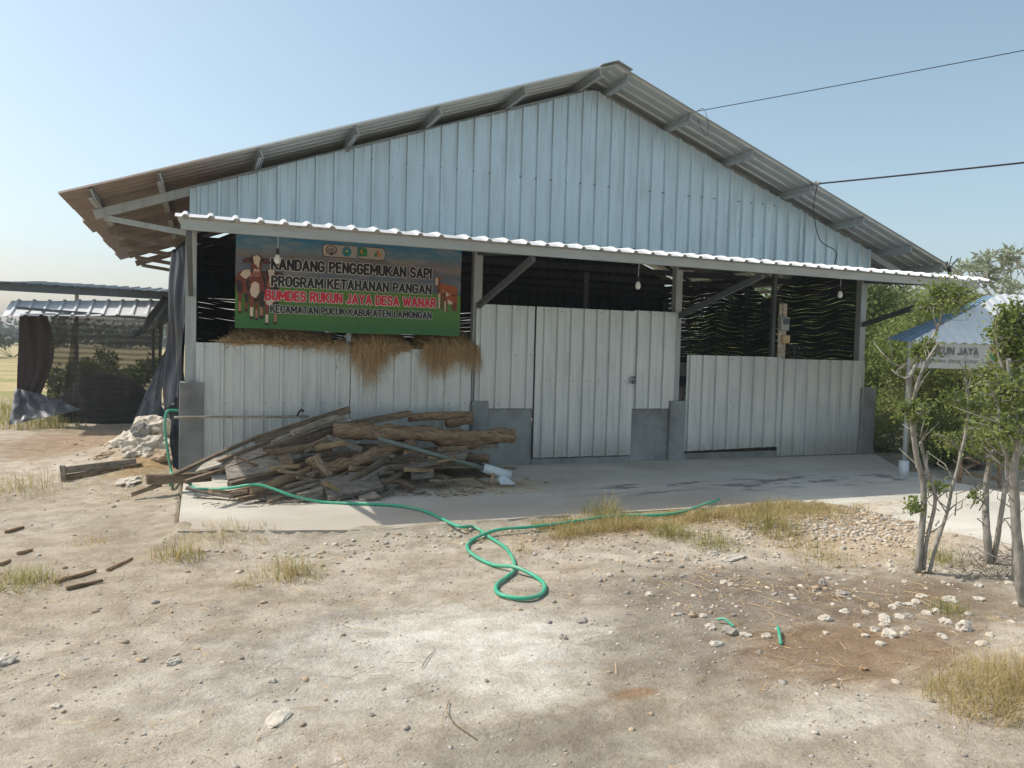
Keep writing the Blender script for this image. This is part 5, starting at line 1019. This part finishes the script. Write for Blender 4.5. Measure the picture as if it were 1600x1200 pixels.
ribbed_tri('roof', Bk, B2, R1, R2, M['kroof'])
MB().tube([(9.03, -2.16, 0), (9.03, -2.16, 1.84)], .026, 10).build('post', M['steel'], kk, True); MB().tube([(9.03, -2.16, -.02), (9.03, -2.16, .22)], [.068, .064], 16).build('post_foot', M['white_plastic'], kk, True)
for x, y in ((10.15, -1.2), (10.5, -.9), (11.9, -2.0), (13.6, -2.0)): MB().tube([(x, y, -.1), (x, y, 1.9)], .028, 8).build('post', M['paleboard'], kk)
sg = MB(); SG = lambda x, z, d=0: (x, -2.20-d+.012*math.sin(x*5+z*3), z); sg.grid(60, 8, lambda u, v: Vector(SG(9.05+4.6*u, 1.485+.345*v+.012*u)))
sgn = sg.build('fascia_sign', M['white'] if False else m_plain('sign_vinyl', (.50, .49, .45), .5, 0, .08, 6), kk, True)
def sxyz(x, z, d): return SG(x, z+.01*(x-9.05)/4.6, d+.004)
for (s, x0, x1, z0, z1, mt_, oi) in (('RUKUN JAYA', 9.30, 10.28, 1.672, 1.785, M['grey_ink'], .1), ('Bumdes desa Wanar', 9.30, 10.28, 1.565, 1.635, M['grey_ink'], .05), ('RUKUN JAYA', 11.0, 11.95, 1.672, 1.785, M['grey_ink'], .1), ('Bumdes desa Wanar', 11.0, 11.95, 1.565, 1.635, M['grey_ink'], .05)):
    for o in lettering(s, x0, x1, z0, z1, mt_, sgn, .004, oi, 0, outline=False, xyz=sxyz): pass
for x0, x1 in ((9.28, 10.30), (10.98, 11.95)): MB().add([sxyz(x0, 1.652, .004), sxyz(x1, 1.652, .004), sxyz(x1, 1.659, .004), sxyz(x0, 1.659, .004)], [(0, 1, 2, 3)]).build('underline', M['grey_ink'], sgn)
for cx in (10.62, 12.35):
    mb = MB(); cz = 1.675; pl = lambda pts, d, m: mb.add([sxyz(x, z, d) for x, z in pts], [tuple(range(len(pts)))], m)
    o_, i_ = ell(cx, cz, .125, .145, 28), ell(cx, cz, .098, .118, 28)
    for k in range(28): pl([o_[k], o_[(k+1) % 28], i_[(k+1) % 28], i_[k]], .004, 0)
    pl([(cx-.08, cz+.06), (cx-.02, cz+.02), (cx+.02, cz-.03), (cx-.01, cz-.09), (cx-.06, cz-.07), (cx-.09, cz)], .005, 1); pl(ell(cx+.03, cz+.06, .065, .05, 14), .006, 2); pl([(cx-.02, cz-.09), (cx+.03, cz-.02), (cx+.085, cz), (cx+.06, cz-.07)], .0055, 1); mb.build('emblem', [m_plain('emblem_ring', (.55, .38, .2), .5), M['logo_g'], M['logo_o']], sgn)
# rustic bench of poles beside the path
bc = thing('bench', 'rough wooden bench of planks and poles standing behind the saplings', 'bench', (9.75, -2.95, 0))
for a, b_, r, nm in (((1497, 693, -2.7), (1556, 698, -2.9), .035, 'seat'), ((1502, 738, -2.7), (1560, 749, -2.95), .022, 'rail'), ((1503, 735, -2.7), (1526, 722, -2.75), .03, 'brace'), ((1499, 762, -2.75), (1500, 690, -2.75), .03, 'leg'), ((1562, 770, -3.0), (1561, 700, -3.0), .022, 'leg'), ((1508, 712, -2.75), (1530, 724, -2.8), .022, 'brace')):
    MB().tube([at(*a), at(*b_)], r, 8).build(nm, M['bark'] if nm == 'leg' else M['peeled'] if nm == 'rail' else M['wood'], bc)
MB().bar(at(1496, 690, -2.65), at(1560, 696, -2.95), .30, .03).build('seat_plank', M['wood'], bc)
# ------------------------------------------------------------------ power lines
def wire(label, p, q, sag, r, ins=False):
    q = p+(q-p)*4; sag *= 3; t = thing('power_line', label, 'cable', p); pts = [p.lerp(q, k/40)+Vector((0, 0, -sag*4*(k/40)*(1-k/40))) for k in range(41)]; MB().tube(pts, r, 6).build('wire', M['rubber'], t)
    if ins:
        a = p.lerp(q, .003); d = (q-p).normalized(); MB().tube([a-d*.02, a+d*.03, a+d*.05, a+d*.10], [.02, .045, .03, .02], 10).build('insulator', M['conc'], t)
        MB().tube(smooth_path([p+d*.1, p+Vector((.06, 0, -.35)), p+Vector((.25, .05, -.8)), p+Vector((.62, .1, -.95)), p+Vector((.75, .25, -1.15))], 6), .007, 6).build('drop_cable', M['rubber'], t)
    else: MB().tube(smooth_path([p, p+Vector((.12, 0, .05)), p+Vector((.2, 0, -.12)), p+Vector((.22, .05, -.3)), p+Vector((.12, .1, -.12)), p], 6), .0035, 6).build('loose_end', M['rubber'], t)
    return t
wire('thin overhead wire running up right from the middle of the right roof edge', at(1088, 174, -.6), at(1720, 40, -4.0), .05, .0055)
wire('thick twisted overhead cable with an insulator running from the lower right roof edge', at(1268, 288, -.6), at(1720, 232, -4.0), .03, .012, True)
tag(MB().tube(smooth_path([at(1478, 410, -.6), at(1484, 425, -.6), at(1478, 440, -.8), at(1474, 455, -1.0)], 5), .03, 7).tube([at(1483, 420, -.6), at(1497, 404, -.6)], .012, 5).tube([at(1482, 418, -.6), at(1487, 400, -.6)], .008, 5).tube([at(1480, 440, -.8), at(1492, 446, -.9)], .016, 5).build('rag', M['tarp']), 'tattered dark rag knotted at the right eave tip above the canopy', 'rag')
# ------------------------------------------------------------------ far trees at left, bushes behind the netted shed
for i, (px, Y, h, wd, lb) in enumerate(((120, 12, 1.35, 1.3, 'dark bush behind the netting, left one'), (166, 12, 1.3, 1.3, 'dark bush behind the netting next to the heap'), (205, 13, 1.2, 1.5, 'bush behind the netting nearest the big shed'), (20, 60, 4.0, 5, 'distant round tree at the left end of the fields'))):
    b = at(px, 560, Y); shrub(lb, (b.x, b.y, -.1), rnd_lobes(rs, wd, h, 8), 3200, .12 if Y < 20 else .35, 'leaf_dark' if Y < 20 else 'leaf_far', 'bushes beyond the left shed', 90+i)
def treeline():
    r = np.random.default_rng(8); P = []
    for k in range(420):
        x = r.uniform(-190, 190); y = 150+r.uniform(-10, 30); h = r.uniform(2.0, 4.6)+(1.5 if r.random() < .15 else 0)
        if x > 60 and r.random() < .3: continue
        P.append(cloud([(x, y, h*.55, h*.7, h*.7, h*.5)], 110, r, .3))
    V, Fq = leaves_np(np.concatenate(P), 1.1, r, .6); return tag(np_build('treeline', V, Fq, M['leaf_far']), 'far line of trees across the fields', None, None, 'stuff')
treeline()
# ------------------------------------------------------------------ haze
hz = bpy.data.materials.new('haze_air'); hz.use_nodes = True; t_ = hz.node_tree; t_.nodes.remove(t_.nodes['Principled BSDF']); pv = t_.nodes.new('ShaderNodeVolumePrincipled')
pv.inputs['Color'].default_value = (.86, .92, .96, 1); pv.inputs['Density'].default_value = .0013; t_.links.new(pv.outputs[0], t_.nodes['Material Output'].inputs['Volume'])
tag(MB().bx(-600, 600, -60, 1000, -2.2, 9).build('haze', hz), None, None, None, 'stuff')
